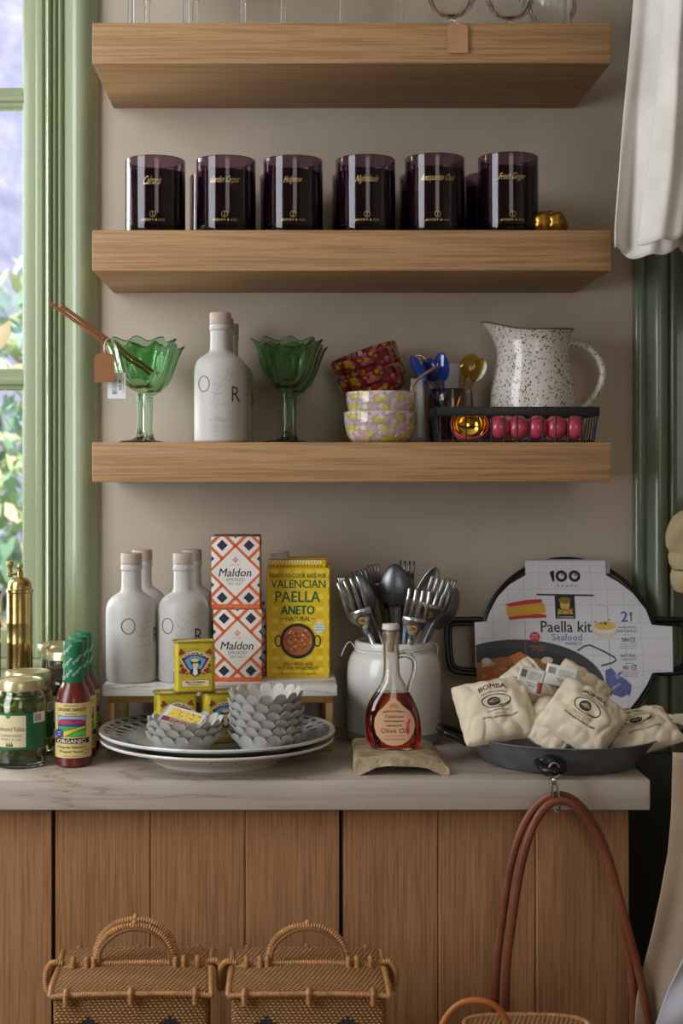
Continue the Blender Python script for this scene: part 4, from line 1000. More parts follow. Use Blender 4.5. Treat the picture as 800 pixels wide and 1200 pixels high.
# hot sauce
SAU = mat('red_sauce', '#561410', .3, coat=.4, c2='#6b2018', ns=120); SGR = mat('sleeve_green', '#12704a', .45)
def sauce(loc, rz, label):
    t = thing('hot_sauce_bottle', label, 'bottle', loc, (0, 0, rz), 'organic hot sauce bottles'); R = .0247; s = 1.965 / F; k = s / 6.154   # crop units 6.154 px per photo px
    z = lambda v: (1003 - v) * k
    b = MB(); b.lathe([(0, .0), (R - .003, 0), (R, .003), (R, z(545)), (R - .001, z(515)), (.0205, z(460)), (.0165, z(425)), (.0145, z(400)), (.0138, z(380)), (.0135, z(330)), (0, z(330))], SAU, 44); b.build('bottle', t)
    b = MB(); b.lathe([(.0148, z(402)), (.0150, z(400)), (.0140, z(330)), (.0142, z(170)), (.0143, z(160)), (.0143, z(118)), (.0135, z(110)), (0, z(109))], SGR, 36)
    mp = cylmap(.0145, z(300), 520, 300, k, .0002)
    for y in (170, 265, 350, 430):
        for dx, tx in ((-48, 'Organic'), (66, 'Organic')):
            yy = y - (0 if dx < 0 else 30)
            if yy > 395 or yy < 150: continue
            b.text(mp, tx, 520 + dx + 10, yy - 5, 98, 30, '#cfd8cc', 1, .02, .2, rot=-.85, cut=8) if abs(dx) < 50 else b.text(mp, tx, 552, yy, 88, 26, '#cfd8cc', 1, .02, .2, rot=-.85, cut=8)
    b.build('neck_sleeve', t)
    b = MB(); zt, zb2 = z(540), z(930)
    b.lathe([(R + .0003, zb2), (R + .0003, zt)], mat('label_cream', '#d6bd7c', .5), 44)
    mp = cylmap(R + .0003, z(540), 518, 540, k, .00015); c = 12
    A = lambda p, m, l=1: b.art(mp, p, m, l, cut=c)
    b.text(mp, 'ARIZONA PEPPER\'S', 512, 557, 106, 11, '#4a3a20', 1, cut=c); b.text(mp, 'ORGANIC HARVEST', 515, 586, 198, 24, '#3a2a1a', 1, .02, cut=c); b.text(mp, 'FOODS', 508, 617, 80, 11, '#3a2a1a', 1, .02, cut=c)
    A(rect(416, 614, 630, 778), '#1c2a3a'); A(rect(420, 610, 634, 774), '#7fb4e0', 2)
    A([(420, 672), (440, 655), (462, 672), (490, 652), (512, 672), (540, 676), (575, 655), (610, 668), (610, 700), (420, 700)], '#b8384a', 3); A([(420, 690), (500, 686), (610, 684), (610, 712), (420, 712)], '#3a3f8c', 4)
    A(rect(420, 610, 706, 774), '#3f9a3c', 5); A([(420, 774), (470, 740), (560, 716), (610, 706), (610, 716), (565, 728), (510, 750), (470, 774)], '#e9b82c', 6); A([(500, 774), (540, 750), (610, 735), (610, 774)], '#5fb648', 7)
    A(circle(430, 757, 31, 31, 20), '#2c2f86', 8); b.text(mp, 'NON', 430, 748, 26, 10, '#d8d8ee', 9, .02, cut=c); b.text(mp, 'GMO', 430, 766, 28, 9, '#d8d8ee', 9, .02, cut=c)
    A(rect(398, 634, 790, 827), '#2a1c18', 3); b.text(mp, 'ORGANIC', 512, 809, 190, 27, '#e6dcc6', 9, .035, cut=c)
    b.text(mp, 'Chipotle Habanero', 516, 855, 200, 22, '#3a3a2a', 2, .02, cut=c); b.text(mp, 'Pepper Sauce', 514, 886, 160, 21, '#3a3a2a', 2, .02, cut=c); b.text(mp, '5 FL OZ (148ml)', 514, 918, 116, 12, '#4a4030', 2, cut=c)
    b.stroke(mp, circle(618, 890, 12, 16, 14), 3, '#3f5a36', 2, closed=True); b.build('label', t); return t
sauce((X(86, 1.965), 1.966, CT), .05, 'front hot sauce bottle with green sleeve and field label')
sauce((X(91.5, 2.02), 2.022, CT), .35, 'middle hot sauce bottle, mostly behind the front one')
sauce((X(97, 2.076), 2.078, CT), .55, 'rear hot sauce bottle, third in the row behind')

# brass mill
BRM = mat('antique_brass', '#c9b27a', .26, metal=1, c2='#a08852', ns=18)
def mill(loc, rz, label):
    t = thing('brass_mill', label, 'pepper mill', loc, (0, 0, rz), 'tall brass pepper mills'); s = 2.12 / F
    z0 = Z(866, 2.12); zz = lambda v: Z(v, 2.12) - CT
    R = 15.2 * s
    b = MB(); b.lathe([(0, 0), (R + .0015, 0), (R + .0015, .006), (R, .008), (R, zz(760)), (R + .0006, zz(758)), (R + .0006, zz(755)), (R, zz(753)), (R, zz(735)), (R + .0004, zz(734)), (R + .0004, zz(731)), (R, zz(730)), (R, zz(697)), (R + .0012, zz(696)), (R + .0012, zz(693)), (R - .001, zz(692)), (0, zz(692))], BRM, 48).build('barrel', t)
    b = MB(); b.lathe([(R - .0005, zz(693)), (R - .0015, zz(690)), (R * .86, zz(684)), (R * .62, zz(680)), (R * .3, zz(678)), (0, zz(677.5))], BRM, 40).build('dome', t)
    b = MB(); b.lathe([(0, zz(678)), (.0055, zz(678)), (.0055, zz(671)), (.003, zz(670)), (.0045, zz(668.5)), (.005, zz(666)), (.0045, zz(663.5)), (.002, zz(662)), (0, zz(662))], BRM, 20); b.box(-.0155, .005, -.003, .003, zz(676), zz(673), BRM, .0006)
    b.build('crank_arm', t)
    b = MB(); b.lathe([(0, zz(678)), (.004, zz(678)), (.0048, zz(675)), (.0035, zz(671)), (.003, zz(668)), (.005, zz(665)), (.0056, zz(662)), (.0045, zz(659.5)), (0, zz(658.8))], mat('brass_knob', '#a5875a', .4, metal=.6), 20, (-.0145, 0, 0)).build('knob', t)
    return t
mill((X(18, 2.12), 2.155, CT), 0, 'tall antique brass pepper mill with crank in front of window')
dup(bpy.data.objects['brass_mill'], (X(-16, 2.12), 2.13, CT), .4, label='second brass pepper mill cut off by left edge of frame')

# ================================================================== crock and utensils
CKY = 2.15; s = CKY / F; CKX = X(461.5, CKY)
ck = thing('stoneware_crock', 'white glazed stoneware crock full of steel spoons and forks', 'crock', (CKX, CKY, CT))
zz = lambda v: Z(v, CKY) - CT
def crockmat():
    t = NT('crock_glaze'); v = t.coord(); sx = t.n('ShaderNodeSeparateXYZ'); t.l(v, sx.inputs[0])
    # dipped glaze line runs obliquely across the lower left
    m = t.n('ShaderNodeMath', operation='MULTIPLY_ADD'); t.l(sx.outputs[0], m.inputs[0]); m.inputs[1].default_value = .62; t.l(sx.outputs[2], m.inputs[2])
    r_ = t.ramp(m.outputs[0], [(.0, '#b9b4ab'), (.030, '#b9b4ab'), (.032, '#d9d6d0')])
    m2 = t.n('ShaderNodeMath', operation='LESS_THAN'); t.l(sx.outputs[2], m2.inputs[0]); m2.inputs[1].default_value = .017
    t.l(t.mix(m2.outputs[0], r_, '#8a8580'), t.b.inputs['Base Color']); return t.set(.25, coat=.3)
R = 55 * s
b = MB(); prf_c = [(0, 0), (R - .004, 0), (R - .001, .002), (R, .006), (R, zz(790)), (R - .001, zz(778)), (R - .005, zz(768)), (48 * s, zz(763.5)), (45 * s, zz(762)), (44.5 * s, zz(760)), (46 * s, zz(758.5)), (46.3 * s, zz(754)), (45.5 * s, zz(751)), (43 * s, zz(750)), (41 * s, zz(752)), (41 * s, zz(762)), (48 * s, zz(775)), (50 * s, zz(790)), (50 * s, .01), (48 * s, .006), (0, .006)]
b.lathe(prf_c, crockmat(), 72).build('crock_body', ck)
b = MB(); STR = mat('white_string', '#e6e2da', .8)
b.tube([(45.6 * s * math.cos(a), 45.6 * s * math.sin(a), zz(761)) for a in [2 * PI * i / 40 for i in range(40)]], .0009, STR, 6, closed=True)
b.tube(smooth_path([(-45 * s, -.01, zz(760)), (-52 * s, -.012, zz(751)), (-58 * s, -.014, zz(757)), (-62 * s, -.014, zz(767))], 6), .0007, STR, 6)
b.tube(smooth_path([(45 * s, -.012, zz(752)), (50 * s, -.014, zz(756)), (49.5 * s, -.014, zz(766))], 6), .0009, STR, 6); b.build('string', ck)
STL = mat('dark_steel', '#7c7f84', .34, metal=.85, c2='#686b70', ns=60); STB = mat('bright_steel', '#c0c0c2', .24, metal=.95)
def frame(T0, B0, roll):
    d = (T0 - B0); L = d.length; d.normalize(); y0 = Vector((math.sin(roll), math.cos(roll), 0)); x0 = y0.cross(d).normalized(); y0 = d.cross(x0)
    M = Matrix((x0, y0, d)).transposed().to_4x4(); M.translation = B0; return M, L
def spoon(top, base, roll, label, hw=.0215, hl=.062, m=STL, dish=.008, back=True):
    T0 = P(*top); B0 = Vector((CKX + base[0], CKY + base[1], CT + .009)); M, L = frame(T0, B0, roll); sg = 1 if back else -1
    b = MB()
    def hd(u_, v_):   # v along, u across
        z = L - hl * (1 - v_); tt = v_; wv = hw * (math.sin(PI * min(1, tt * 1.0) ** .8) ** .55 if 0 < tt < 1 else 0); wv = max(wv, .004 * (1 - tt)); x = (u_ - .5) * 2 * wv
        return Vector((x, -sg * dish * (math.sin(PI * tt) ** .7 if 0 < tt < 1 else 0) * (1 - ((u_ - .5) * 2) ** 2), z))
    b.grid(hd, 16, 40, m); o_h = hd
    def hn(u_, v_):
        z = (L - hl + .002) * v_; w_ = .007 - .0035 * v_ ** .6 if v_ < .85 else .0035 + .0006 * (v_ - .85) / .15; return Vector(((u_ - .5) * 2 * w_, -sg * .004 * math.sin(PI * v_) * .5, z))
    b.grid(hn, 4, 14, m); o = b.build('serving_spoon', solid=.0016); o.matrix_world = M; tag(o, label, 'spoon', 'steel serving spoons in the crock'); return o, M, L
def fork(top, base, roll, label, hw=.0145, hl=.068, m=STB, curve=.007, sticker=None, tines=4):
    T0 = P(*top); B0 = Vector((CKX + base[0], CKY + base[1], CT + .009)); M, L = frame(T0, B0, roll); t = thing('serving_fork', label, 'fork', group='steel serving forks in the crock'); t.matrix_world = M
    b = MB(); tw = 2 * hw / (tines + (tines - 1) * .5); gap = tw * .5; pts = []
    mp = lambda x, y, k: Vector((x, -curve * math.sin(PI * max(0, min(1, (y - (L - hl)) / hl)) ** .9) - .0004 * k, y))
    yt = L - hl * .56
    for i in range(tines):
        x0 = -hw + i * (tw + gap); b.art(mp, [(x0, yt), (x0 + tw, yt), (x0 + tw * .92, L - .003), (x0 + tw * .7, L), (x0 + tw * .3, L), (x0 + tw * .08, L - .003)], m, 0, cutv=.006)
    b.art(mp, [(-hw, yt), (-hw, yt - .006), (-hw * .86, yt - .014), (-hw * .42, yt - .024), (-.0042, L - hl - .002), (.0042, L - hl - .002), (hw * .42, yt - .024), (hw * .86, yt - .014), (hw, yt - .006), (hw, yt)], m, 0, cutv=.006)
    b.art(mp, [(-.0042, L - hl - .002), (.0042, L - hl - .002), (.003, L * .4), (.006, .01), (0, 0), (-.006, .01), (-.003, L * .4)], m, 0, cutv=.01)
    b.build('fork_body', t, solid=.0016)
    if sticker:
        b = MB(); yy = yt - .017; b.art(mp, circle(0, yy, .0058, .0058, 20), '#b99a50', 4, cutv=.004); b.text(lambda x, y, k: mp(x, -y, k), sticker, 0, -yy, .0072, .0052, '#2a2418', 8, .03); b.build('price_sticker', t)
    return t
g = 'steel '
spoon((462, 661, 2.16), (.012, .0), .15, 'large dark serving spoon standing tallest left of middle', hw=.0245, hl=.064)
spoon((418, 673, 2.14), (.022, .0), .35, 'dark serving spoon just behind the left fork', hw=.017, hl=.060)
spoon((535, 690, 2.15), (-.034, .005), -.25, 'dark serving spoon leaning furthest right over the rim', hw=.0195, hl=.068)
spoon((398, 683, 2.13), (.036, -.012), 1.1, 'dark serving spoon at far left seen edge on', hw=.018, hl=.06)
spoon((511, 664, 2.105), (-.022, -.006), -.1, 'long polished spoon leaning right across the middle', hw=.017, hl=.086, m=STB, back=False, dish=.010)
spoon((478, 670, 2.185), (.01, .02), .6, 'dark spoon in back beside the rear fork', hw=.013, hl=.045)
spoon((447, 676, 2.19), (.02, .03), 0, 'small dark spoon at back, black against wall', hw=.012, hl=.04, m=mat('black_steel', '#1c1c1e', .4, metal=.5))
spoon((527, 684, 2.12), (-.02, -.012), .9, 'thin dark spoon turned edge on right of the numbered fork', hw=.013, hl=.055)
fork((406, 678, 2.098), (.020, -.030), .25, 'fork with round price sticker at left front of crock', hw=.0185, hl=.086, sticker='78')
fork((399, 676, 2.12), (.03, -.01), 1.25, 'fork at far left edge turned sideways', hl=.07)
fork((492, 690, 2.085), (-.006, -.034), .0, 'fork with price sticker in the middle behind the oil bottle neck', hw=.018, hl=.075, sticker='79')
fork((517, 677, 2.09), (-.024, -.024), -.35, 'fork with price sticker at right, tines pointing up right', hw=.017, hl=.072, sticker='32')
fork((477, 657, 2.19), (.004, .03), .1, 'fork at the very back with four short tines showing above', hw=.0125, hl=.06, m=STL)
fork((529, 678, 2.13), (-.028, .0), -.9, 'fork at right behind numbered fork, tines bright edged', hl=.07)
fork((420, 668, 2.17), (.026, .01), .3, 'dark fork behind left spoon with one tine tip showing', hl=.06, m=STL, hw=.012)
fork((437, 661, 2.18), (.022, .02), .5, 'dark fork with crossed tips left of tallest spoon', hl=.05, m=STL, hw=.01)

# ================================================================== board and oil bottle
bd = MB(); BW = mat('weathered_travertine', '#c6b294', .75, c2='#8f775a', ns=30, bs=.8, bscale=55, bd=.006)
def bdf(x): return max(0, 1 - abs(x) * 0)
y0, y1 = 1.892, 2.045; cxb = X(467, 1.95); hb_ = .0235
def profx(t_):     # closed cross-section (x,z): arched underside
    pass
bot = [(-.062, 0), (-.058, .0), (-.05, .0025), (-.036, .0095), (-.02, .0120), (0, .0125), (.02, .0115), (.034, .0085), (.046, .003), (.054, .0), (.063, 0)]
top = [(.0645, .003), (.064, .0085), (.055, .0175), (.042, .0215), (.028, .0228), (0, .0232), (-.03, .0230), (-.048, .0232), (-.058, .0228), (-.063, .020), (-.0642, .010)]
sec_ = bot + top; n = len(sec_)
vs = []; ny = 14
for j in range(ny + 1):
    t_ = j / ny; sh = 1 - .06 * t_ - (.02 if j in (0, ny) else 0)
    for i, (x, z) in enumerate(sec_):
        nz = mnoise.noise(Vector((x * 60, t_ * 9, z * 60))); zs = z if z == 0 else z + nz * .0006 - (.0012 if j in (0, ny) and z > .015 else 0) + (.0008 if j in (0, ny) and 0 < z < .0125 else 0)
        vs.append((x * sh + nz * .0012, (y0 - 1.968) + (y1 - y0) * t_ + nz * (.002 if j in (0, ny) else 0) + (.004 * abs(x / .064) ** 2 if j == 0 else 0), zs))
bd.add(vs, [(j * n + i, j * n + (i + 1) % n, (j + 1) * n + (i + 1) % n, (j + 1) * n + i) for j in range(ny) for i in range(n)] + [tuple(range(n))[::-1], tuple(range(ny * n, (ny + 1) * n))], BW)
tag(bd.build('stone_trivet', loc=(cxb, 1.968, CT + .0003)), 'rough arched stone trivet under the red oil bottle', 'trivet')
BZ = CT + .0003 + .0235
ob = thing('olive_oil_bottle', 'handled glass bottle of red chili olive oil with peach teardrop label', 'bottle', (X(461, 1.955), 1.962, BZ)); s = 1.96 / F; k = s / 7.5   # crop of 7.5 px per photo px, base at crop y 1135, centre x 305
out = [(1135, 125, 505), (1120, 105, 530), (1080, 80, 548), (1000, 62, 552), (900, 58, 546), (800, 66, 522), (720, 95, 488), (650, 140, 452), (600, 172, 430), (560, 192, 405), (520, 206, 382), (480, 214, 368), (400, 218, 362), (300, 216, 360), (215, 215, 358), (200, 208, 360), (110, 206, 362), (98, 212, 358)]
def sup(a, e=2.4): c_, s_ = math.cos(a), math.sin(a); return abs(c_) ** (2 / e) * (1 if c_ >= 0 else -1), abs(s_) ** (2 / e) * (1 if s_ >= 0 else -1)
def loftb(rows, m, inset, flip=False, seg=48, nm=None, cap=True):
    b = MB(); vs = []; fs = []
    for (v, l, r_) in rows:
        cx_, hw_ = ((l + r_) / 2 - 305) * k, (r_ - l) / 2 * k - inset; hw_ = max(hw_, .0015)
        dp = min(hw_, .0175 - inset) if v > 560 else hw_
        if 480 <= v <= 720: q_ = (720 - v) / 240; dp = min(hw_, (.0175 - inset) * (1 - q_) + (76 * k - inset) * q_)
        for i in range(seg):
            a = 2 * PI * i / seg; x, y = sup(a, 2.3 if v > 560 else 2.0); vs.append((cx_ + hw_ * x, dp * y, (1135 - v) * k + (inset if v > 1120 else 0)))
    R_ = len(rows)
    for j in range(R_ - 1):
        for i in range(seg): fs.append((j * seg + i, j * seg + (i + 1) % seg, (j + 1) * seg + (i + 1) % seg, (j + 1) * seg + i))
    if cap: fs.append(tuple(range(seg))[::-1]); fs.append(tuple(range((R_ - 1) * seg, R_ * seg)))
    if flip: fs = [f[::-1] for f in fs]
    b.add(vs, fs, m); return b
def dens(rows, n_=3):
    o = []
    for p in smooth_path([Vector((r_[1], r_[2], r_[0])) for r_ in rows], n_): o.append((p.z, p.x, p.y))
    return o
OG = glassmat('bottle_glass', '#f6f2ee', 0.0, 1.45); OIL = glassmat('chili_oil', '#f2603a', 0.0, 1.42); 
b = loftb(dens(out), OG, 0); inner = [(r_[0], r_[1], r_[2]) for r_ in out if r_[0] <= 640 and r_[0] > 105]
b2 = loftb([(640, 144, 448)] + dens(inner), OG, .0022, flip=True); 
b2.bm.verts.ensure_lookup_table(); b2.bm.verts.index_update(); b.merge(b2.bm, OG); b.build('glass', ob, angle=60)
oilrows = [r_ for r_ in out if r_[0] >= 650] + [(642, 146, 447)]
loftb(dens(oilrows), OIL, .0020).build('oil', ob, angle=60)
b = MB(); CK = mat('pale_cork', '#cdb89c', .8, c2='#bda384', ns=90); WX = mat('white_stopper', '#cfc4bc', .5)
b.lathe([(0, (1135 - 285) * k), (.0048, (1135 - 285) * k), (.0062, (1135 - 97) * k), (0, (1135 - 96) * k)], CK, 24, ((284 - 305) * k, 0, 0)); b.lathe([(0, (1135 - 94) * k), (.0108, (1135 - 94) * k), (.0118, (1135 - 90) * k), (.0118, (1135 - 55) * k), (.0105, (1135 - 42) * k), (0, (1135 - 40) * k)], WX, 32, ((284 - 305) * k, 0, 0)).build('stopper', ob)
b = MB(); hp = [(352, 330), (400, 322), (450, 335), (482, 365), (490, 420), (478, 500), (455, 570), (440, 640)]
b.tube(smooth_path([((x - 305) * k, 0, (1135 - y) * k) for x, y in hp], 6), .0031, OG, 12); b.tube(smooth_path([((x - 305) * k, 0, (1135 - y) * k) for x, y in ((356, 300), (420, 285), (475, 300), (500, 345))], 6), .0022, OG, 10).build('handle', ob)
def mpo(u_, v_, kk):
    x = (u_ - 305) * k; v2 = v_; row = min(out, key=lambda r_: abs(r_[0] - v2)); 
    l = r_ = None
    for a, c in zip(out, out[1:]):
        if c[0] <= v_ <= a[0]: f = (a[0] - v_) / (a[0] - c[0]); l = a[1] + (c[1] - a[1]) * f; r_ = a[2] + (c[2] - a[2]) * f
    if l is None: l, r_ = row[1], row[2]
    cx_, hw_ = ((l + r_) / 2 - 305) * k, (r_ - l) / 2 * k; dp = .0175
    if v_ < 720: q_ = (720 - v_) / 240; dp = .0175 * (1 - q_) + 76 * k * q_
    q_ = min(.97, abs(x - cx_) / hw_); return Vector((x, -dp * (1 - q_ ** 2.3) ** (1 / 2.3) - .0002 * kk - .0002, (1135 - v_) * k))
b = MB(); PEA = mat('peach_label', '#d6a883', .55)
tear = [(298, 672), (262, 700), (215, 755), (165, 800), (136, 860), (132, 930), (150, 1000), (195, 1055), (250, 1088), (310, 1096), (375, 1085), (430, 1050), (475, 990), (490, 925), (480, 860), (445, 800), (385, 750), (335, 700)]
b.art(mpo, tear, PEA, 1, cut=18, cutv=18)
TX = lambda tx, x, y, w_, h_, m, bo=0, sh=0, **kw: b.text(mpo, tx, x, y, w_, h_, m, 2, bo, sh, cut=20, cutv=40, **kw)
for i in range(7): a = PI + i * PI / 6; b.stroke(mpo, [(300 + 14 * math.cos(a), 762 + 12 * math.sin(a)), (300 + 40 * math.cos(a), 762 + 42 * math.sin(a))], 5, '#b8503c', 2)
TX('GIUSTO & SCHIAVO', 300, 800, 190, 17, '#5a2a20', .02, warp=lambda a, c: (a, c - 8 + a * a * .0012)); TX('Calabrian', 305, 838, 160, 28, '#3a1e18', 0, .3); TX('chile peppers', 302, 880, 172, 20, '#3a1e18', .02); TX('infused in', 305, 917, 132, 20, '#3a1e18', .02, .1)
TX('Olive Oil', 305, 963, 232, 42, '#3a1e18'); TX('EXTRA VIRGIN', 315, 1008, 170, 9, '#c03a3c'); TX('8.45 FL OZ (250ml)', 310, 1040, 180, 15, '#b8323c', .02)
b.art(mpo, [(420, 1000), (408, 950), (415, 900), (440, 858), (448, 868), (436, 915), (440, 985)], '#cf3a52', 2, cut=18, cutv=18); b.art(mpo, [(402, 905), (420, 880), (436, 900), (420, 935)], '#d8607a', 3); b.build('label', ob)
# ================================================================== leaning paella kit
BLK = mat('black_handle_enamel', '#141516', .35, spec=.5); STEELD = mat('dark_carbon_steel', '#717276', .36, metal=.3, c2='#626367', ns=20)
KY = 2.185; ks = KY / F; tilt = math.radians(12)
kit = thing('paella_pan', 'black paella pan in printed card sleeve leaning upright on wall', 'pan', (X(671, KY), KY, CT), (-tilt, 0, 0))
# local frame: x right, y into wall, z up the pan; the pan's centre sits R above its foot
sc_ = ks * 1.01; zc = (868 - 769) * sc_ + .006
def pz(v): return zc + (769 - v) * sc_
def pxx(u_): return (u_ - 671) * sc_
Rk = 103 * sc_
b = MB(); b.M = T((0, .0, zc)) @ Matrix.Rotation(PI / 2, 4, 'X')
b.lathe([(0, -.030), (Rk * .84, -.030), (Rk * .97, -.004), (Rk, 0), (Rk - .001, .002), (Rk * .96, 0), (Rk * .83, -.027), (0, -.0275)], STEELD, 80); b.build('pan_body', kit)
b = MB(); b.tube([(Rk * math.cos(a), -.001, zc + Rk * math.sin(a)) for a in [2 * PI * i / 80 for i in range(80)]], .0032, BLK, 8, closed=True).build('rim', kit)
for sg in (-1, 1):
    e = 1 if sg < 0 else 1
    pts = [(sg * 94, 14), (sg * 100, 30), (sg * 118, 31), (sg * 138, 30), (sg * 143, 20), (sg * 142, -14), (sg * 137, -28), (sg * 118, -32), (sg * 102, -30), (sg * 93, -18)]
    MB().tube(smooth_path([(x * sc_, .0035, zc + z * sc_) for x, z in pts], 5), .0042, BLK, 10).build('handle', kit)
    MB().tube(smooth_path([(x * sc_ * .97, .013, zc + z * sc_ * .86) for x, z in pts], 5), .0036, BLK, 10).build('handle', kit)
# printed sleeve: outline in photo pixels
slv = [(622, 669), (717, 669), (717, 686), (732, 695), (748, 708), (762, 727), (768, 745), (792, 747), (790, 800), (766, 801), (758, 816), (748, 830), (738, 842), (600, 842), (585, 815), (578, 800), (560, 795), (560, 742), (574, 741), (578, 730), (588, 712), (603, 697), (622, 686)]
PAP = mat('sleeve_card', '#d9d7dc', .4)
b = MB(); b.extrude([(pxx(x), pz(y)) for x, y in slv], -.0062, -.0052, PAP)
b.extrude([(pxx(x), pz(y)) for x, y in [(622, 667), (719, 667), (722, 671), (722, 684), (622, 684)]], -.0048, -.001, mat('sleeve_edge_grey', '#9a98a0', .5))
s8 = 3.478   # art in the crop [550,660,780,850] at 3.478 px per photo px
mp = planemap((0, -.0062, pz(660)), (1, 0, 0), (0, 0, 1), (671 - 550) * s8, 0, sc_ / s8, .00005)
A = lambda p, m, l=1, clip=None: b.art(mp, p, m, l, clip=clip)
tx = lambda t_, x, y, w_, h_, m, bo=0, sh=0, l=6, **kw: b.text(mp, t_, x, y, w_, h_, m, l, bo, sh, **kw)
def inside(x, y):
    poly = [((a - 550) * s8, (c - 660) * s8) for a, c in slv]; r_ = False; j = len(poly) - 1
    for i in range(len(poly)):
        if (poly[i][1] > y) != (poly[j][1] > y) and x < (poly[j][0] - poly[i][0]) * (y - poly[i][1]) / (poly[j][1] - poly[i][1]) + poly[i][0]: r_ = not r_
        j = i
    return r_
GL = flat('#b9bcc9')
for X0 in (108, 174, 240, 306, 375, 445, 515, 582, 648, 714):
    y = 36; run = None
    while y < 632:
        if inside(X0, y) and run is None: run = y
        if run is not None and not inside(X0, y + 4): A(rect(X0 - 1, X0 + 1, run, y), GL); run = None
        y += 4
    if run is not None: A(rect(X0 - 1, X0 + 1, run, 628), GL)
for Y0 in (82, 148, 215, 287, 352, 420, 482, 550):
    x = 36; run = None
    while x < 845:
        if inside(x, Y0) and run is None: run = x
        if run is not None and not inside(x + 4, Y0): A(rect(run, x, Y0 - 1, Y0 + 1), GL); run = None
        x += 4
A([(356, 74), (368, 72), (368, 118), (360, 118), (360, 82), (350, 84), (350, 78)], '#1d1e22', 6)
for cx_ in (397, 451):
    b.stroke(mp, circle(cx_, 95, 18, 18), 12, '#1d1e22', 6, closed=True); b.stroke(mp, [(cx_ + 2, 95), (cx_ + 2, 83)], 4, '#1d1e22', 6); b.stroke(mp, [(cx_ + 2, 94), (cx_ + 9, 90)], 3, '#1d1e22', 6.2)
tx('Y E A R S', 418, 136, 82, 9, '#44454c')
b.stroke(mp, [(292, 171), (528, 175)], 7, '#1f2634', 3); b.stroke(mp, [(240, 215), (240, 482)], 1.8, '#77798a', 3); b.stroke(mp, [(292, 173), (280, 215), (240, 215)], 1.6, '#888a98', 3)
b.stroke(mp, [(528, 175), (536, 205), (556, 217), (580, 220), (580, 470)], 1.6, '#9698a6', 3)
A(rect(366, 448, 176, 270), '#1f1f22', 4)
YL = '#d3ad4e'; A(circle(407, 212, 20, 27, 20), YL, 5); A(circle(407, 194, 26, 13, 18), '#8a6a24', 5.5); A([(374, 252), (384, 232), (400, 240), (414, 240), (430, 232), (440, 252)], YL, 5)
for x, y in ((382, 236), (392, 246), (424, 246), (434, 234)): A(circle(x, y, 7, 6, 8), '#a98434', 5.6)
b.stroke(mp, [(398, 208), (404, 208)], 2, '#2a2218', 6); b.stroke(mp, [(411, 208), (417, 208)], 2, '#2a2218', 6); b.stroke(mp, [(402, 226), (412, 226)], 2, '#8a3a24', 6)
tx('Carmencita', 407, 262, 68, 9, '#d9d2c4', .01)
tx('Paella kit', 409, 303, 208, 46, '#26272b', .016); tx('Seafood', 410, 346, 122, 28, '#3a6ea8'); tx('MARISCO', 437, 372, 66, 12, '#3a3c44')
R_ = '#c23a3e'; YE = '#d9a32a'
A([(158, 212), (210, 200), (260, 192), (312, 190), (316, 205), (250, 212), (180, 222)], R_, 4); A([(164, 222), (240, 212), (322, 206), (328, 246), (250, 256), (172, 262), (166, 244)], YE, 4)
A([(172, 264), (230, 256), (300, 250), (330, 255), (328, 266), (290, 268), (230, 270), (180, 276)], R_, 4)
for y in (228, 240): b.stroke(mp, [(160, y + 6), (240, y), (334, y - 8)], 2, '#e3b848', 5)
A(circle(567, 318, 50, 34, 24), '#c9c2ba', 4); A(circle(567, 312, 45, 24, 24), '#e3ded8', 5); A(circle(567, 300, 45, 18, 24), '#e0b866', 5.5); rnd = random.Random(8)
for k in range(18): a = rnd.uniform(0, 6.28); q_ = rnd.random(); b.stroke(mp, [(567 + 40 * q_ * math.cos(a), 282 + 18 * q_ * math.sin(a) + 10), (567 + 40 * q_ * math.cos(a) + rnd.uniform(-14, 14), 290 + 18 * q_ * math.sin(a) + rnd.uniform(-12, 6))], 5, rnd.choice(['#d9a43c', '#e8c670', '#c98f2c', '#8a9a4c']), 6)
A([(524, 318), (530, 340), (545, 354), (590, 354), (604, 340), (611, 318), (590, 330), (545, 330)], '#d3ccc4', 7)
tx('2', 648, 262, 28, 42, '#2f63a4', .02); b.stroke(mp, [(675, 244), (675, 282)], 5, '#2f63a4', 6); b.stroke(mp, [(670, 244), (670, 256), (680, 256), (680, 244)], 3, '#2f63a4', 6)
tx('INGREDIENTES', 658, 306, 72, 8, '#5a6474'); tx('NATURALES', 658, 321, 80, 11, '#4a5464'); tx('SIN', 646, 356, 26, 15, '#23252b', .03); tx('NATURAL', 657, 421, 64, 14, '#4a5464'); tx('INGREDIENTS', 657, 436, 64, 7, '#5a6474')
tx('NO', 645, 469, 22, 15, '#2f4f84', .03)
for y, m_ in ((356, '#3c8a8a'), (469, '#2f63a4')): b.stroke(mp, circle(676, y, 10, 10, 16), 3, m_, 6, closed=True); b.stroke(mp, [(671, y - 2), (676, y + 4), (687, y - 11)], 3, m_, 6.5)
for y in (336, 452): b.stroke(mp, [(642, y), (676, y)], 2, '#6f95c4', 6)
for y in (374, 382, 390, 488, 496, 504): tx('colorantes ni conservantes', 658, y, 66, 5, '#6a7282')
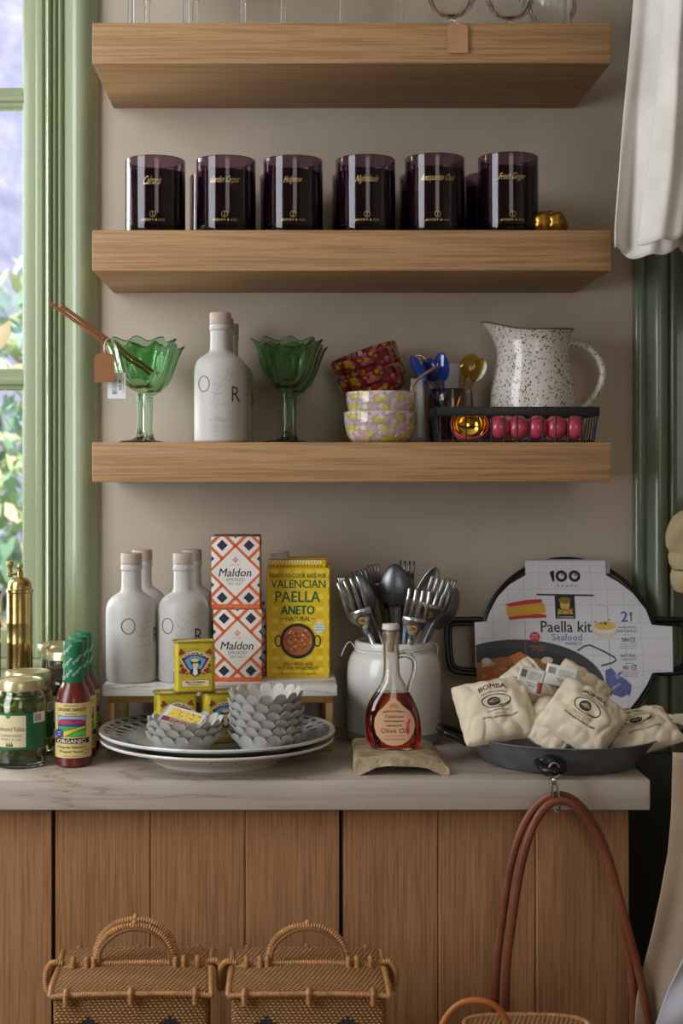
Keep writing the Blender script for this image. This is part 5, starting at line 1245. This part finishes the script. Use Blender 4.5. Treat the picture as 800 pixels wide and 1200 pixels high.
# pan picture on the card
dk = '#46464a'
cl_ = (36, 640, 300, 640)
A(circle(205, 545, 352, 190, 60), dk, 2, (37, 560, 300, 631)); A(circle(205, 562, 325, 172, 60), '#3a3a3d', 2.5, (37, 545, 300, 631)); A(circle(195, 590, 290, 165, 60), '#a8683a', 3, (37, 520, 300, 631))
cols = ['#b8703c', '#c98a4c', '#8f4f2a', '#d9a066', '#9c5a30', '#6f7a34', '#d6552e', '#b05a34', '#c27a40']
for k in range(190):
    a, q_ = rnd.uniform(PI, 2 * PI), rnd.random() ** .5; x, y = 195 + 272 * q_ * math.cos(a), 588 + 150 * q_ * math.sin(a)
    if x > 60 and y < 625: A(circle(x, y, rnd.uniform(5, 22), rnd.uniform(3, 9), 7), rnd.choice(cols), 3.5 + rnd.random(), (37, 540, 300, 631))
A(circle(80, 447, 22, 18, 16), '#c9b4a6', 5); A(circle(78, 443, 15, 11, 12), '#ddd0c6', 5.5); A(circle(325, 440, 24, 14, 16), '#e0cdb4', 5)
A([(170, 425), (215, 405), (262, 430), (232, 455), (200, 462)], '#d07a44', 5)
A(circle(279, 345, 21, 21, 20), '#c2343c', 5); tx('NEW', 279, 338, 24, 9, '#e8c8c4', .02); tx('RECIPE', 279, 350, 30, 7, '#e8c8c4', .01); tx('PRODUCT', 290, 384, 62, 10, '#b06a4a', .01); tx('OF SPAIN', 290, 398, 52, 9, '#b06a4a', .01); tx('cooking', 495, 515, 34, 8, '#a8a29c')
b.stroke(mp, smooth := [(450, 402), (480, 382), (502, 378), (560, 405), (600, 428), (606, 440), (590, 450), (545, 462)], 7, '#4f4f56', 5)
A([(560, 480), (585, 470), (610, 500), (640, 515), (665, 540), (655, 575), (620, 590), (580, 575), (560, 540)], '#6468a0', 4)
for k in range(18): x, y = rnd.uniform(562, 650), rnd.uniform(490, 575); A([(x, y), (x + rnd.uniform(8, 24), y + rnd.uniform(-18, 4)), (x + rnd.uniform(-8, 14), y + rnd.uniform(8, 26))], rnd.choice(['#7076b0', '#8a90c4', '#545a96', '#9aa0cf']), 4.5 + k * .02)
b.build('printed_sleeve', kit)

# ================================================================== large paella pan with rice sacks
FY = 2.003; FX = X(657, 2.0)
fp = thing('paella_pan', 'large grey steel paella pan heaped with cloth rice sacks', 'pan', (FX, FY, CT))
Rb_, Rr = .108, .1385; hr = .0398
b = MB(); b.lathe([(0, 0), (Rb_ - .004, 0), (Rb_, .001), (Rb_ + .004, .004), (Rr - .003, hr - .0045), (Rr - .001, hr - .001), (Rr + .0012, hr), (Rr + .0012, hr + .0014), (Rr - .002, hr + .001), (Rb_ + .001, .005), (Rb_ - .004, .0022), (0, .0022)], STEELD, 96).build('pan_body', fp)
for a0 in (-1, 1):
    pts = [(a0 * (Rr - .004), -.030, hr - .012), (a0 * (Rr + .010), -.028, hr - .004), (a0 * (Rr + .026), -.022, hr + .002), (a0 * (Rr + .031), 0, hr + .003), (a0 * (Rr + .026), .026, hr + .002), (a0 * (Rr + .010), .034, hr - .004), (a0 * (Rr - .004), .036, hr - .012)]
    MB().tube(smooth_path(pts, 6), .0046, BLK, 12).build('handle', fp)
hx = X(649, 1.84) - FX
b = MB(); b.tube(smooth_path([(hx - .014, -Rr + .012, .022), (hx - .0145, -Rr - .006, .0195), (hx - .012, -Rr - .020, .018), (hx, -Rr - .026, .0175), (hx + .012, -Rr - .020, .018), (hx + .0145, -Rr - .006, .0195), (hx + .014, -Rr + .012, .022)], 6), .0052, BLK, 14)
b.ball((hx, -Rr + .006, .0185), .0165, BLK, (1, .35, .88)); b.build('front_handle', fp)

CLOTH = mat('unbleached_cotton', '#e0d2ba', .85, spec=.15, c2='#d8c9b0', ns=14, bs=.25, bscale=900, bd=.0006)
SEAM = mat('brown_stitch', '#5d4a3c', .8)
def sack(loc, rot, w_, l_, th, label, art=True, seed=0, flatx=1.0):
    t = thing('rice_sack', label, 'sack', loc, rot, 'cloth sacks of rice in the pan')
    def srf(u_, v_, top=True):
        x = u_ * 2 - 1; y = v_ * 2 - 1; q_ = ((1 - abs(x) ** 2.2) * (1 - abs(y) ** 2.2)); q_ = max(0, q_) ** .5
        px_ = w_ / 2 * x * (1 - .10 * (1 - abs(x)) * 0 - .035 * (1 - y * y) * abs(x) ** 3 - .05 * (abs(x) * abs(y)) ** 5); py_ = l_ / 2 * y * (1 - .035 * (1 - x * x) * abs(y) ** 3 - .05 * (abs(x) * abs(y)) ** 5)
        edge = max(abs(x), abs(y)); wr = .0013 * math.sin(x * 15 + seed) * math.sin(y * 3 + seed) * edge ** 3 + .0014 * math.sin(y * 13 + seed * 2) * abs(x) ** 3
        nz = mnoise.noise(Vector((x * 2.2 + seed, y * 2.2, seed))) * .006 * q_ - (.0035 * (1 - abs(mnoise.noise(Vector((x * 2.6 + seed * 3, y * 1.7 + seed, 4.2)))) * 3) if abs(mnoise.noise(Vector((x * 2.6 + seed * 3, y * 1.7 + seed, 4.2)))) < .33 else 0) * q_ ** .5 * (.35 + .65 * max(abs(x), abs(y)))
        hz = th * .62 * q_ ** .8 + (wr + nz)
        return Vector((px_, py_, hz if top else -th / 2 * q_ ** .85 * .8 + wr * .5))
    b = MB(); b.grid(lambda u_, v_: srf(u_, v_), 64, 64, CLOTH); b.grid(lambda u_, v_: srf(u_, v_, False), 30, 30, CLOTH, flip=True)
    if art:
        mp = lambda x, y, k: srf(.5 + x / 118, .53 - y / 118) + Vector((0, 0, .0003 + .0001 * k)); IN = flat('#3a3230', .8); c = 6
        def bow(amp): return lambda a, q_: (a, q_ + a * a * amp)
        b.text(mp, 'BOMBA', 0, -29, 42, 9, IN, 1, .03, .0, warp=bow(.010), cut=c, cutv=c)
        b.text(mp, 'ARROZ DE CALASPARRA', 0, -18.5, 40, 3, IN, 1, .01, warp=bow(.012), cut=c, cutv=c)
        b.stroke(mp, circle(0, 0, 22, 13, 30), 1.6, IN, 1, cut=c, cutv=c, closed=True); b.stroke(mp, circle(3, -1, 19, 10.5, 16, -1.2, 1.6), 1.6, IN, 1, cut=c, cutv=c)
        b.art(mp, circle(-4, 1, 10, 9, 14), IN, 1, cut=c, cutv=c)
        for k in range(9): b.stroke(mp, [(-11 + k * 2, 4 - abs(k - 4) * .6), (-9 + k * 1.6, -4 + abs(k - 4) * .9)], .8, '#cdbfa8', 2)
        b.text(mp, 'Denominacion de Origen', 0, 18, 34, 4, IN, 1, .0, .25, cut=c, cutv=c); b.text(mp, '2.2 LB  NET', 0, 24.5, 16, 2.6, IN, 1, cut=c)
        b.text(mp, 'GROWN AND PACKED IN SPAIN', 0, 30, 54, 3.6, IN, 1, .02, warp=bow(-.004), cut=c, cutv=c)
    b.build('cloth_bag', t)
    b = MB(); E = [srf(1, v_ / 30) + Vector((.0005, 0, 0)) for v_ in range(31)]
    for i in range(0, 30): 
        if i % 2 == 0: b.tube([E[i], E[i] + (E[i + 1] - E[i]) * .9 + Vector((.0012, 0, .001))], .0007, SEAM, 5)
    E2 = [srf(v_ / 30, 1) for v_ in range(31)]
    for i in range(0, 30):
        if i % 2 == 0: b.tube([E2[i], E2[i] + (E2[i + 1] - E2[i]) * .9 + Vector((0, .0012, .001))], .0007, SEAM, 5)
    b.build('stitching', t); return t
def rotm(tx_, tz_, ty_=0): return (Matrix.Rotation(math.radians(ty_), 3, 'Y') @ Matrix.Rotation(math.radians(tx_), 3, 'X') @ Matrix.Rotation(math.radians(tz_), 3, 'Z')).to_euler()
def sk(u_, v_, Y, *a, **k): return sack(tuple(P(u_, v_, Y)), *a, **k)
sk(580, 834, 1.955, rotm(50, 7, -3), .106, .096, .044, 'printed cloth sack at the left of pan, seal facing front', seed=1)
sk(645, 850, 1.945, rotm(40, -38, 5), .078, .082, .032, 'plain cloth sack with no print, between left and middle sacks', art=False, seed=4)
sk(682, 842, 1.93, rotm(52, -34, 4), .100, .092, .046, 'printed cloth sack in the middle, tilted down to the right', seed=2)
sk(748, 858, 1.955, rotm(30, 12, -7), .104, .080, .036, 'printed cloth sack at the right of pan, lying flattest', seed=3)
sk(618, 812, 2.015, rotm(58, 25, -14), .080, .088, .032, 'cloth sack behind the left one, its stitched end standing up', art=False, seed=6)
sk(672, 816, 2.025, rotm(56, -28, 10), .082, .094, .034, 'cloth sack behind the middle one, leaning on the kit', art=False, seed=8)
sk(790, 853, 2.045, rotm(14, 4, 0), .100, .06, .028, 'cloth sack at far right rear with stitched straight edge', art=False, seed=9)
LBL = mat('white_label', '#d9d8d2', .6)
def leaflet(u_, v_, Y, rot, w_, h_, label, seed):
    t = thing('sack_label', label, 'label', tuple(P(u_, v_, Y)), rot, 'paper labels tucked between the sacks'); b = MB()
    f = lambda a, c: Vector(((a - .5) * w_, .003 * math.sin(a * 3 + seed) + .002 * math.sin(c * 4), (c - .5) * h_))
    b.grid(f, 10, 10, LBL); mp = lambda x, y, k: f(x / 100, 1 - y / 100) + Vector((0, -.0003, 0)); 
    for k in range(6): b.art(mp, rect(8 + k * 4, 10 + k * 4, 14, 44), '#44525c')
    for k in range(5): b.text(mp, 'INGREDIENTS RICE', 64, 18 + k * 7, 46, 3, '#7a7a74', 1)
    b.text(mp, 'PRODUCTO DE', 60, 62, 40, 6, '#5a5f66', 1); b.text(mp, 'ESPANA', 60, 72, 30, 6, '#5a5f66', 1)
    if seed > 3: b.art(mp, rect(5, 30, 50, 92), '#b5523c')
    else:
        b.art(mp, rect(80, 98, 50, 96), '#9a4a38')
    b.build('paper', t, solid=.0004)
leaflet(622, 797, 1.968, (-.15, .30, .2), .036, .034, 'white paper label with barcode tucked behind left sack', 1)
leaflet(657, 793, 2.0, (-.5, .28, -.15), .044, .030, 'curled pale green paper label lying behind middle sack', 2)
leaflet(733, 838, 2.035, (-.2, .3, 0), .018, .016, 'small white paper label peeking out above right sack', 5)

# carabiner and strap
CHR = metal('chrome', '#c9c9cc', .12)
HKX = FX + hx; HKY = FY - Rr - .0235
cb = thing('snap_hook', 'chrome snap hook hanging from pan handle, holding leather strap', 'hook', (HKX, HKY - .002, CT + .0175))
b = MB(); b.tube([(.0 + .0068 * math.cos(a) , .0068 * math.sin(a) * .55, .0012 + .0085 * math.sin(a)) for a in [2 * PI * i / 24 for i in range(24)]], .0016, CHR, 8, closed=True).build('swivel_ring', cb)
b = MB(); b.lathe([(0, -.009), (.0032, -.009), (.0036, -.0105), (.0036, -.014), (.0028, -.016), (0, -.016)], CHR, 16)
b.tube(smooth_path([(0, 0, -.014), (-.0022, 0, -.020), (-.002, 0, -.040), (.0, 0, -.0495), (.0042, 0, -.052), (.0075, 0, -.048), (.0078, 0, -.042), (.0056, 0, -.030), (.0035, 0, -.0195), (.001, 0, -.015)], 6), .0017, CHR, 8); b.build('hook_body', cb)
LEA = mat('tan_leather', '#824a33', .42, spec=.45, c2='#6c3824', ns=18, bs=.15, bscale=200, bd=.0006)
SY = HKY
tote = thing('shoulder_bag', 'tan leather bag hung by its long straps from the snap hook', 'bag', (X(660, SY), SY, .40))
def lp(pts, r_, nm='strap'):
    MB().tube(smooth_path([P(a, c, y) - Vector((X(660, SY), SY, .40)) for a, c, y in pts], 6), r_, LEA, 12, flat=.7, up=(0, 1, 0)).build(nm, tote)
y1_, y2_ = SY - .002, SY + .010
lp([(583, 1290, y2_), (580, 1200, y2_), (582, 1130, y2_), (588, 1080, y2_), (597, 1020, y2_), (610, 975, y2_), (628, 945, y2_), (650, 932, SY + .003), (672, 938, y2_), (694, 963, y2_), (712, 1003, y2_), (726, 1055, y2_), (736, 1110, y2_), (741, 1160, y2_), (742, 1210, y2_), (742, 1290, y2_)], .0054)
lp([(594, 1290, y1_), (592, 1200, y1_), (594, 1130, y1_), (600, 1080, y1_), (609, 1022, y1_), (620, 980, y1_), (634, 952, y1_), (652, 939, y1_), (674, 945, y1_), (697, 975, y1_), (716, 1020, y1_), (733, 1080, y1_), (746, 1130, y1_), (756, 1175, y1_), (763, 1220, y1_), (768, 1290, y1_)], .0054)
b = MB(); b.box(X(570, SY) - X(660, SY), X(770, SY) - X(660, SY), -.03, .045, -.22, Z(1262, SY) - .40, LEA, .015, 3).build('bag_body', tote)

# ================================================================== woven boxes
def weave():
    t = NT('woven_rattan'); v = t.coord(); sx = t.n('ShaderNodeSeparateXYZ'); t.l(v, sx.inputs[0])
    def mth(op, a, b_=None, c=None):
        m = t.n('ShaderNodeMath', operation=op)
        for i, q_ in enumerate((a, b_, c)):
            if q_ is None: continue
            if isinstance(q_, (int, float)): m.inputs[i].default_value = q_
            else: t.l(q_, m.inputs[i])
        return m.outputs[0]
    wob = mth('MULTIPLY', t.noise(v, 45, 2), .0022)
    a = mth('ADD', mth('MULTIPLY_ADD', sx.outputs[1], .7, sx.outputs[0]), wob)
    c = mth('ADD', mth('ADD', sx.outputs[1], sx.outputs[2]), wob)
    rowf = mth('DIVIDE', c, .0034); row = mth('FLOOR', rowf); fr = mth('FRACT', rowf)
    s2 = mth('SINE', mth('MULTIPLY', fr, PI))
    s1 = mth('SINE', mth('MULTIPLY', mth('MULTIPLY_ADD', row, .38, mth('DIVIDE', a, .0056)), 2 * PI))
    hgt = mth('MULTIPLY', s2, mth('MULTIPLY_ADD', s1, .38, .62))
    col = t.ramp(hgt, [(.06, '#4f3419'), (.3, '#94663a'), (.62, '#b98450'), (.95, '#d3a068')])
    nz = t.noise(v, 16, 3); t.l(t.mix(t.ramp(nz, [(.35, '#000000'), (.75, '#606060')]), col, '#8a5c34'), t.b.inputs['Base Color'])
    t.bump(hgt, 1.0, .0022); return t.set(.5, spec=.4)
WV = weave(); RAT = mat('rattan_wrap', '#b98450', .45, c2='#95673c', ns=90); RATD = mat('rattan_dark', '#85592f', .5)
def wrapped(b, pts, r_, m=RAT, step=.0026, closed=False, flat_=1.0):
    pts = smooth_path(pts, 8, closed); L = [0]
    for p, q_ in zip(pts, pts[1:]): L.append(L[-1] + (q_ - p).length)
    n = int(L[-1] / (step / 4)); out = []; rad = []; j = 0
    for i in range(n + 1):
        d = L[-1] * i / n
        while j < len(L) - 2 and L[j + 1] < d: j += 1
        f = (d - L[j]) / max(1e-9, L[j + 1] - L[j]); out.append(pts[j].lerp(pts[j + 1], f)); rad.append(r_ * (1 + .13 * math.sin(2 * PI * d / step)))
    b.tube(out, rad, m, 10, flat=flat_); return b
def woven_box(loc, rz, label, u0, u1, two=False):
    hw = .0915; hd = .070; h = .140
    t = thing('woven_basket', label, 'basket', loc, (0, 0, rz), 'lidded woven rattan boxes')
    b = MB(); b.box(-hw + .002, hw - .002, -hd + .002, hd - .002, 0, h - .008, WV, .006, 3)
    mp = planemap((0, -hd + .002, h), (1, 0, 0), (0, 0, 1), 0, 0, .001, .0002)
    CR = flat('#1d2230', .6); CB = flat('#8a5f30', .6)
    for cx_ in (-49, 45):
        for x, y in ((0, 0), (-5, 4), (0, 4), (5, 4), (-10, 8), (-5, 8), (0, 8), (5, 8), (10, 8), (-5, 12), (0, 12), (5, 12), (0, 16)):
            b.art(mp, rect(cx_ + x - 2.3, cx_ + x + 2.3, 36 + y - 1.7, 36 + y + 1.7), CR, 1)
        b.art(mp, rect(cx_ - 2.3, cx_ + 2.3, 30, 33.4), CB, 1)
    b.build('body', t)
    # lid: front and rear flaps, each slightly crowned, meeting at a centre bar
    for sg, nm in ((-1, 'front_flap'), (1, 'rear_flap')):
        b = MB()
        def lf(u_, v_, sg=sg):
            x = (u_ * 2 - 1) * (hw + .001) * (1 - .02 * v_); y = sg * (hd + .001 - v_ * (hd - .003)); z = h - .008 + .008 * math.sin(min(1, v_ * 3) * PI / 2) + (.002 * v_ if sg < 0 else -.002 * v_ + .004) - .003 * abs(u_ * 2 - 1) ** 4
            return Vector((x, y, z))
        b.grid(lf, 24, 12, WV, flip=sg > 0); e0 = [lf(i / 10, 0) for i in range(11)]; e1 = [lf(i / 10, 1) for i in range(11)]
        b.tube([lf(0, k / 6) for k in range(7)], .0028, RAT, 8); b.tube([lf(1, k / 6) for k in range(7)], .0028, RAT, 8)
        wrapped(b, e0, .0022, RAT); b.tube(e1, .0022, RAT, 8); b.build(nm, t, solid=.0018)
        for fx in (.10, .5, .9):
            b = MB(); p = lf(fx, .0); b.tube(smooth_path([p + Vector((0, sg * -.006, .0035)), p + Vector((0, sg * .0028, .0035)), p + Vector((0, sg * .0036, -.004)), p + Vector((0, sg * .002, -.011))], 4), .0033, RAT, 8)
            wrapped(b, [p + Vector((-.0005, sg * .005, .002)), p + Vector((0, sg * .005, -.010))], .0024, RAT); b.build('hinge_loop', t)
    b = MB(); zt = h + .005
    wrapped(b, [(-hw - .001, -.004, zt - .006), (-hw * .5, -.004, zt - .001), (0, -.004, zt), (hw * .5, -.004, zt - .001), (hw + .001, -.004, zt - .006)], .0032, RAT, .003); b.build('centre_bar', t)
    for off, hh, sp_ in (((-.004, .044, .0455), (.010, .047, .0475)) if two else ((0, .043, .0465),)):
        b = MB(); ap = [(-sp_, off, zt - .004), (-sp_ + .0015, off, zt + hh * .30), (-sp_ * .80, off, zt + hh * .66), (-sp_ * .45, off, zt + hh * .92), (0, off, zt + hh), (sp_ * .45, off, zt + hh * .92), (sp_ * .80, off, zt + hh * .66), (sp_ - .0015, off, zt + hh * .30), (sp_, off, zt - .004)]
        wrapped(b, ap, .0040, RAT, .0032); wrapped(b, [Vector(p) + Vector((0, -.0024, -.0036 if 1 < i < 7 else 0)) + Vector((.003 if i < 4 else -.003 if i > 4 else 0, 0, 0)) for i, p in enumerate(ap)], .0022, RATD, .003)
        b.ball((0, off, zt + hh + .0028), .0038, RAT, (1, 1, 1.2), nu=10, nv=8); b.build('handle', t)
    b = MB()
    for fx in (-.80, -.62, -.53, .53, .64, .82):
        wrapped(b, [(hw * fx, -.012, zt - .004), (hw * fx, -.008, zt + .004), (hw * fx, -.002, zt + .005), (hw * fx, .004, zt)], .0030, RAT, .0026)
    b.build('wrapping', t)
    for sg in (-1, 1):
        b = MB(); wrapped(b, [(sg * (hw - .006), -.004, zt), (sg * (hw + .006), -.004, zt + .001), (sg * (hw + .013), -.003, zt - .008), (sg * (hw + .0145), -.002, zt - .022), (sg * (hw + .012), -.002, zt - .034)], .0036, RAT, .0028)
        wrapped(b, [(sg * (hw - .006), .004, zt - .002), (sg * (hw + .004), .006, zt - .004), (sg * (hw + .009), .006, zt - .014), (sg * (hw + .009), .006, zt - .028)], .0032, RATD, .0028); b.build('side_loop', t)
    return t
BYc = 1.722; base = Z(1163, 1.65) - .134
woven_box((X(151, 1.655), BYc, base), .035, 'woven rattan box on the left with a double arched handle', 0, 0, True)
woven_box((X(361.5, 1.655), BYc, base), 0, 'woven rattan box on the right with a single arched handle', 0, 0, False)
WD = mat('bench_wood', '#7a5a3c', .6, c2='#6a4c30', ns=6)
def bench(nm, cx_, cy_, w_, d_, h_, label):
    t = thing(nm, label, 'bench', (cx_, cy_, 0)); MB().box(-w_ / 2, w_ / 2, -d_ / 2, d_ / 2, h_ - .03, h_ - .0003, WD, .003).build('seat', t)
    for x in (-1, 1):
        for y in (-1, 1): MB().box(x * (w_ / 2 - .02) - .015, x * (w_ / 2 - .02) + .015, y * (d_ / 2 - .02) - .015, y * (d_ / 2 - .02) + .015, .0003, h_ - .03, WD, .002).build('leg', t)
bench('bench', -.075, BYc, .50, .17, base, 'low wooden bench below the frame carrying the woven boxes')
# round rattan bag in front of the leather one
rb = thing('rattan_bag', 'woven rattan bag with thin tan leather loop handle, bottom edge of frame', 'bag', (X(619, 1.66), 1.665, .47))
b = MB(); zt = Z(1189, 1.705) - .47
def rbf(u_, v_):
    a = 2 * PI * u_; return Vector((.073 * (1 + .10 * math.sin(PI * v_)) * sup(a, 3)[0], .040 * sup(a, 3)[1] * (1 + .1 * math.sin(PI * v_)), zt * v_))
b.grid(rbf, 48, 14, WV, wu=True); b.add([rbf(i / 48, 1) for i in range(48)], [tuple(range(48))], WV); b.add([rbf(i / 48, 0) for i in range(48)], [tuple(range(48))[::-1]], WV)
wrapped(b, [rbf(i / 24, 1) for i in range(25)], .003, RAT); b.build('body', rb)
LE2 = mat('orange_leather', '#b86a34', .4, c2='#a25828', ns=30)
o_ = Vector((X(619, 1.66), 1.665, .47)); MB().tube(smooth_path([P(a, c, y) - o_ for a, c, y in ((512, 1250, 1.612), (514, 1215, 1.610), (522, 1193, 1.610), (538, 1177, 1.61), (557, 1172.5, 1.61), (577, 1177, 1.61), (590, 1190, 1.61), (597, 1208, 1.612), (599, 1235, 1.617))], 6), .0034, LE2, 12, flat=1.1).build('handle', rb)
MB().box(-.085, -.05, -.062, -.042, 0, Z(1240, 1.612) - .47, LE2, .004).build('handle_anchor', rb)
bench('stool', X(619, 1.66) + .012, 1.665, .21, .17, .47, 'small wooden stool below the frame carrying the rattan bag')

# ================================================================== garments at the right
LIN = mat('white_linen', '#e8e3dd', .85, spec=.15, c2='#d3ccc4', ns=8, bs=.15, bscale=700, bd=.0005)
BEI = mat('beige_linen', '#b39c86', .9, spec=.1, c2='#a68f79', ns=10, bs=.2, bscale=600, bd=.0006)
WHT2 = mat('cool_white_cotton', '#c9c8d2', .85, c2='#bdbcc8', ns=8)
rack = thing('garment_rack', 'black steel garment rack standing out of frame at the right', 'rack', (.86, 2.05, 0))
b = MB(); b.tube([(0, 0, .02), (0, 0, 2.235)], .011, BLK, 12); b.tube([(0, 0, 2.228), (0, -.15, 2.228)], .009, BLK, 12); b.tube([(-.3, -.15, 2.228), (.2, -.15, 2.228)], .009, BLK, 12); b.box(-.16, .16, -.16, .16, .0003, .02, BLK, .004)
b.tube([(-.25, -.02, 1.245), (0, .0, 1.245)], .006, BLK, 10); b.tube([(0, 0, .992), (0, -.21, .992)], .006, BLK, 10); b.tube([(-.30, -.21, .992), (0, -.21, .992)], .006, BLK, 10); b.build('frame', rack)
def interp(tab, v):
    if v <= tab[0][0]: return tab[0][1]
    for a, c in zip(tab, tab[1:]):
        if v <= c[0]: return a[1] + (c[1] - a[1]) * (v - a[0]) / (c[0] - a[0])
    return tab[-1][1]
def cloth(label, nm, m, lt, rt, v0, v1, Y, folds, amp, hem=0, seed=0, cat='garment', sc=0):
    b = MB()
    def f(a, c):
        v = v0 + (v1 - v0) * c; xl, xr = interp(lt, v), interp(rt, v); aa = a
        u_ = xl + (xr - xl) * aa; ph = folds * 2 * PI * aa + seed; dep = amp * (.35 + .65 * c)
        y = Y + dep * (math.sin(ph + .5 * math.sin(c * 3)) + .35 * math.sin(2.3 * ph + 1.3 + c * 2)) + .008 * mnoise.noise(Vector((a * 5, c * 4, seed)))
        z = Z(v, Y) + (hem * (math.sin(ph * 1.0 + 1.2) + .5 * math.sin(ph * 2.1)) * c ** 6)
        return Vector((X(u_, Y), y, z))
    b.grid(f, 160, 60, m); o = b.build(nm, solid=.0016, angle=80); tag(o, label, cat); return o
cloth('white cotton garment hanging at top right with flared rippling hem', 'white_garment', LIN, [(-200, 790), (-60, 752), (0, 744), (80, 737), (190, 727), (270, 720.5), (292, 720)], [(-200, 900), (292, 940)], -222, 297, 1.93, 2.9, .018, .006, .35)
cloth('second layer of white cotton with shorter ruffled hem hanging in front', 'white_garment', LIN, [(-200, 800), (0, 779), (120, 771), (200, 762), (276, 751), (282, 751)], [(-200, 900), (282, 960)], -222, 280, 1.87, 2.6, .020, .007, 2.2)
cloth('beige linen cloth bag or garment bulging in at lower right', 'linen_garment', BEI, [(862, 789), (882, 788.5), (950, 787), (1000, 783), (1050, 774), (1100, 763), (1150, 750), (1180, 746), (1230, 744), (1400, 735)], [(862, 960), (1400, 990)], 882, 1420, 1.84, 2.2, .010, 0, 1.0)
cloth('cool white cotton cloth crossing the bottom right corner', 'cotton_cloth', WHT2, [(1060, 830), (1110, 806), (1150, 790), (1200, 769), (1300, 740)], [(1060, 950), (1300, 990)], 1065, 1330, 1.76, 1.6, .006, 0, 0)
b = MB()
fb = thing('folded_cloth', 'rolled beige cloth sleeve hanging at right edge, halfway up', 'cloth', (X(790, 2.03), 2.03, 0))
def roll(nm, prof_, dy):
    b = MB(); ox = X(790, 2.03)
    def f(a, c):
        t_ = c; v = interp([(i / (len(prof_) - 1), p[0]) for i, p in enumerate(prof_)], t_); ul = interp([(i / (len(prof_) - 1), p[1]) for i, p in enumerate(prof_)], t_); ur = 880
        cx_, hw_ = (ul + ur) / 2, (ur - ul) / 2; an = 2 * PI * a; k = sup(an, 2.2)
        return Vector((X(cx_ + hw_ * k[0], 2.03) - ox, dy + .026 * k[1] + .002 * math.sin(an * 5 + v * .1), Z(v, 2.03) + .002 * math.sin(an * 3)))
    b.grid(f, 48, 24, mat('beige_canvas', '#a89878', .9, spec=.1, c2='#9c8b6a', ns=12), wu=True); b.build(nm, fb)
roll('upper_fold', [(596, 820), (600, 797), (606, 789), (616, 783.5), (628, 780), (640, 780), (646, 783), (648, 790)], 0)
roll('rolled_cuff', [(644, 790), (647, 783), (652, 781.5), (660, 783), (665, 786), (667, 795)], -.003)
roll('lower_roll', [(664, 800), (667, 788), (674, 785.5), (684, 786.5), (692, 790), (695, 800)], .0)
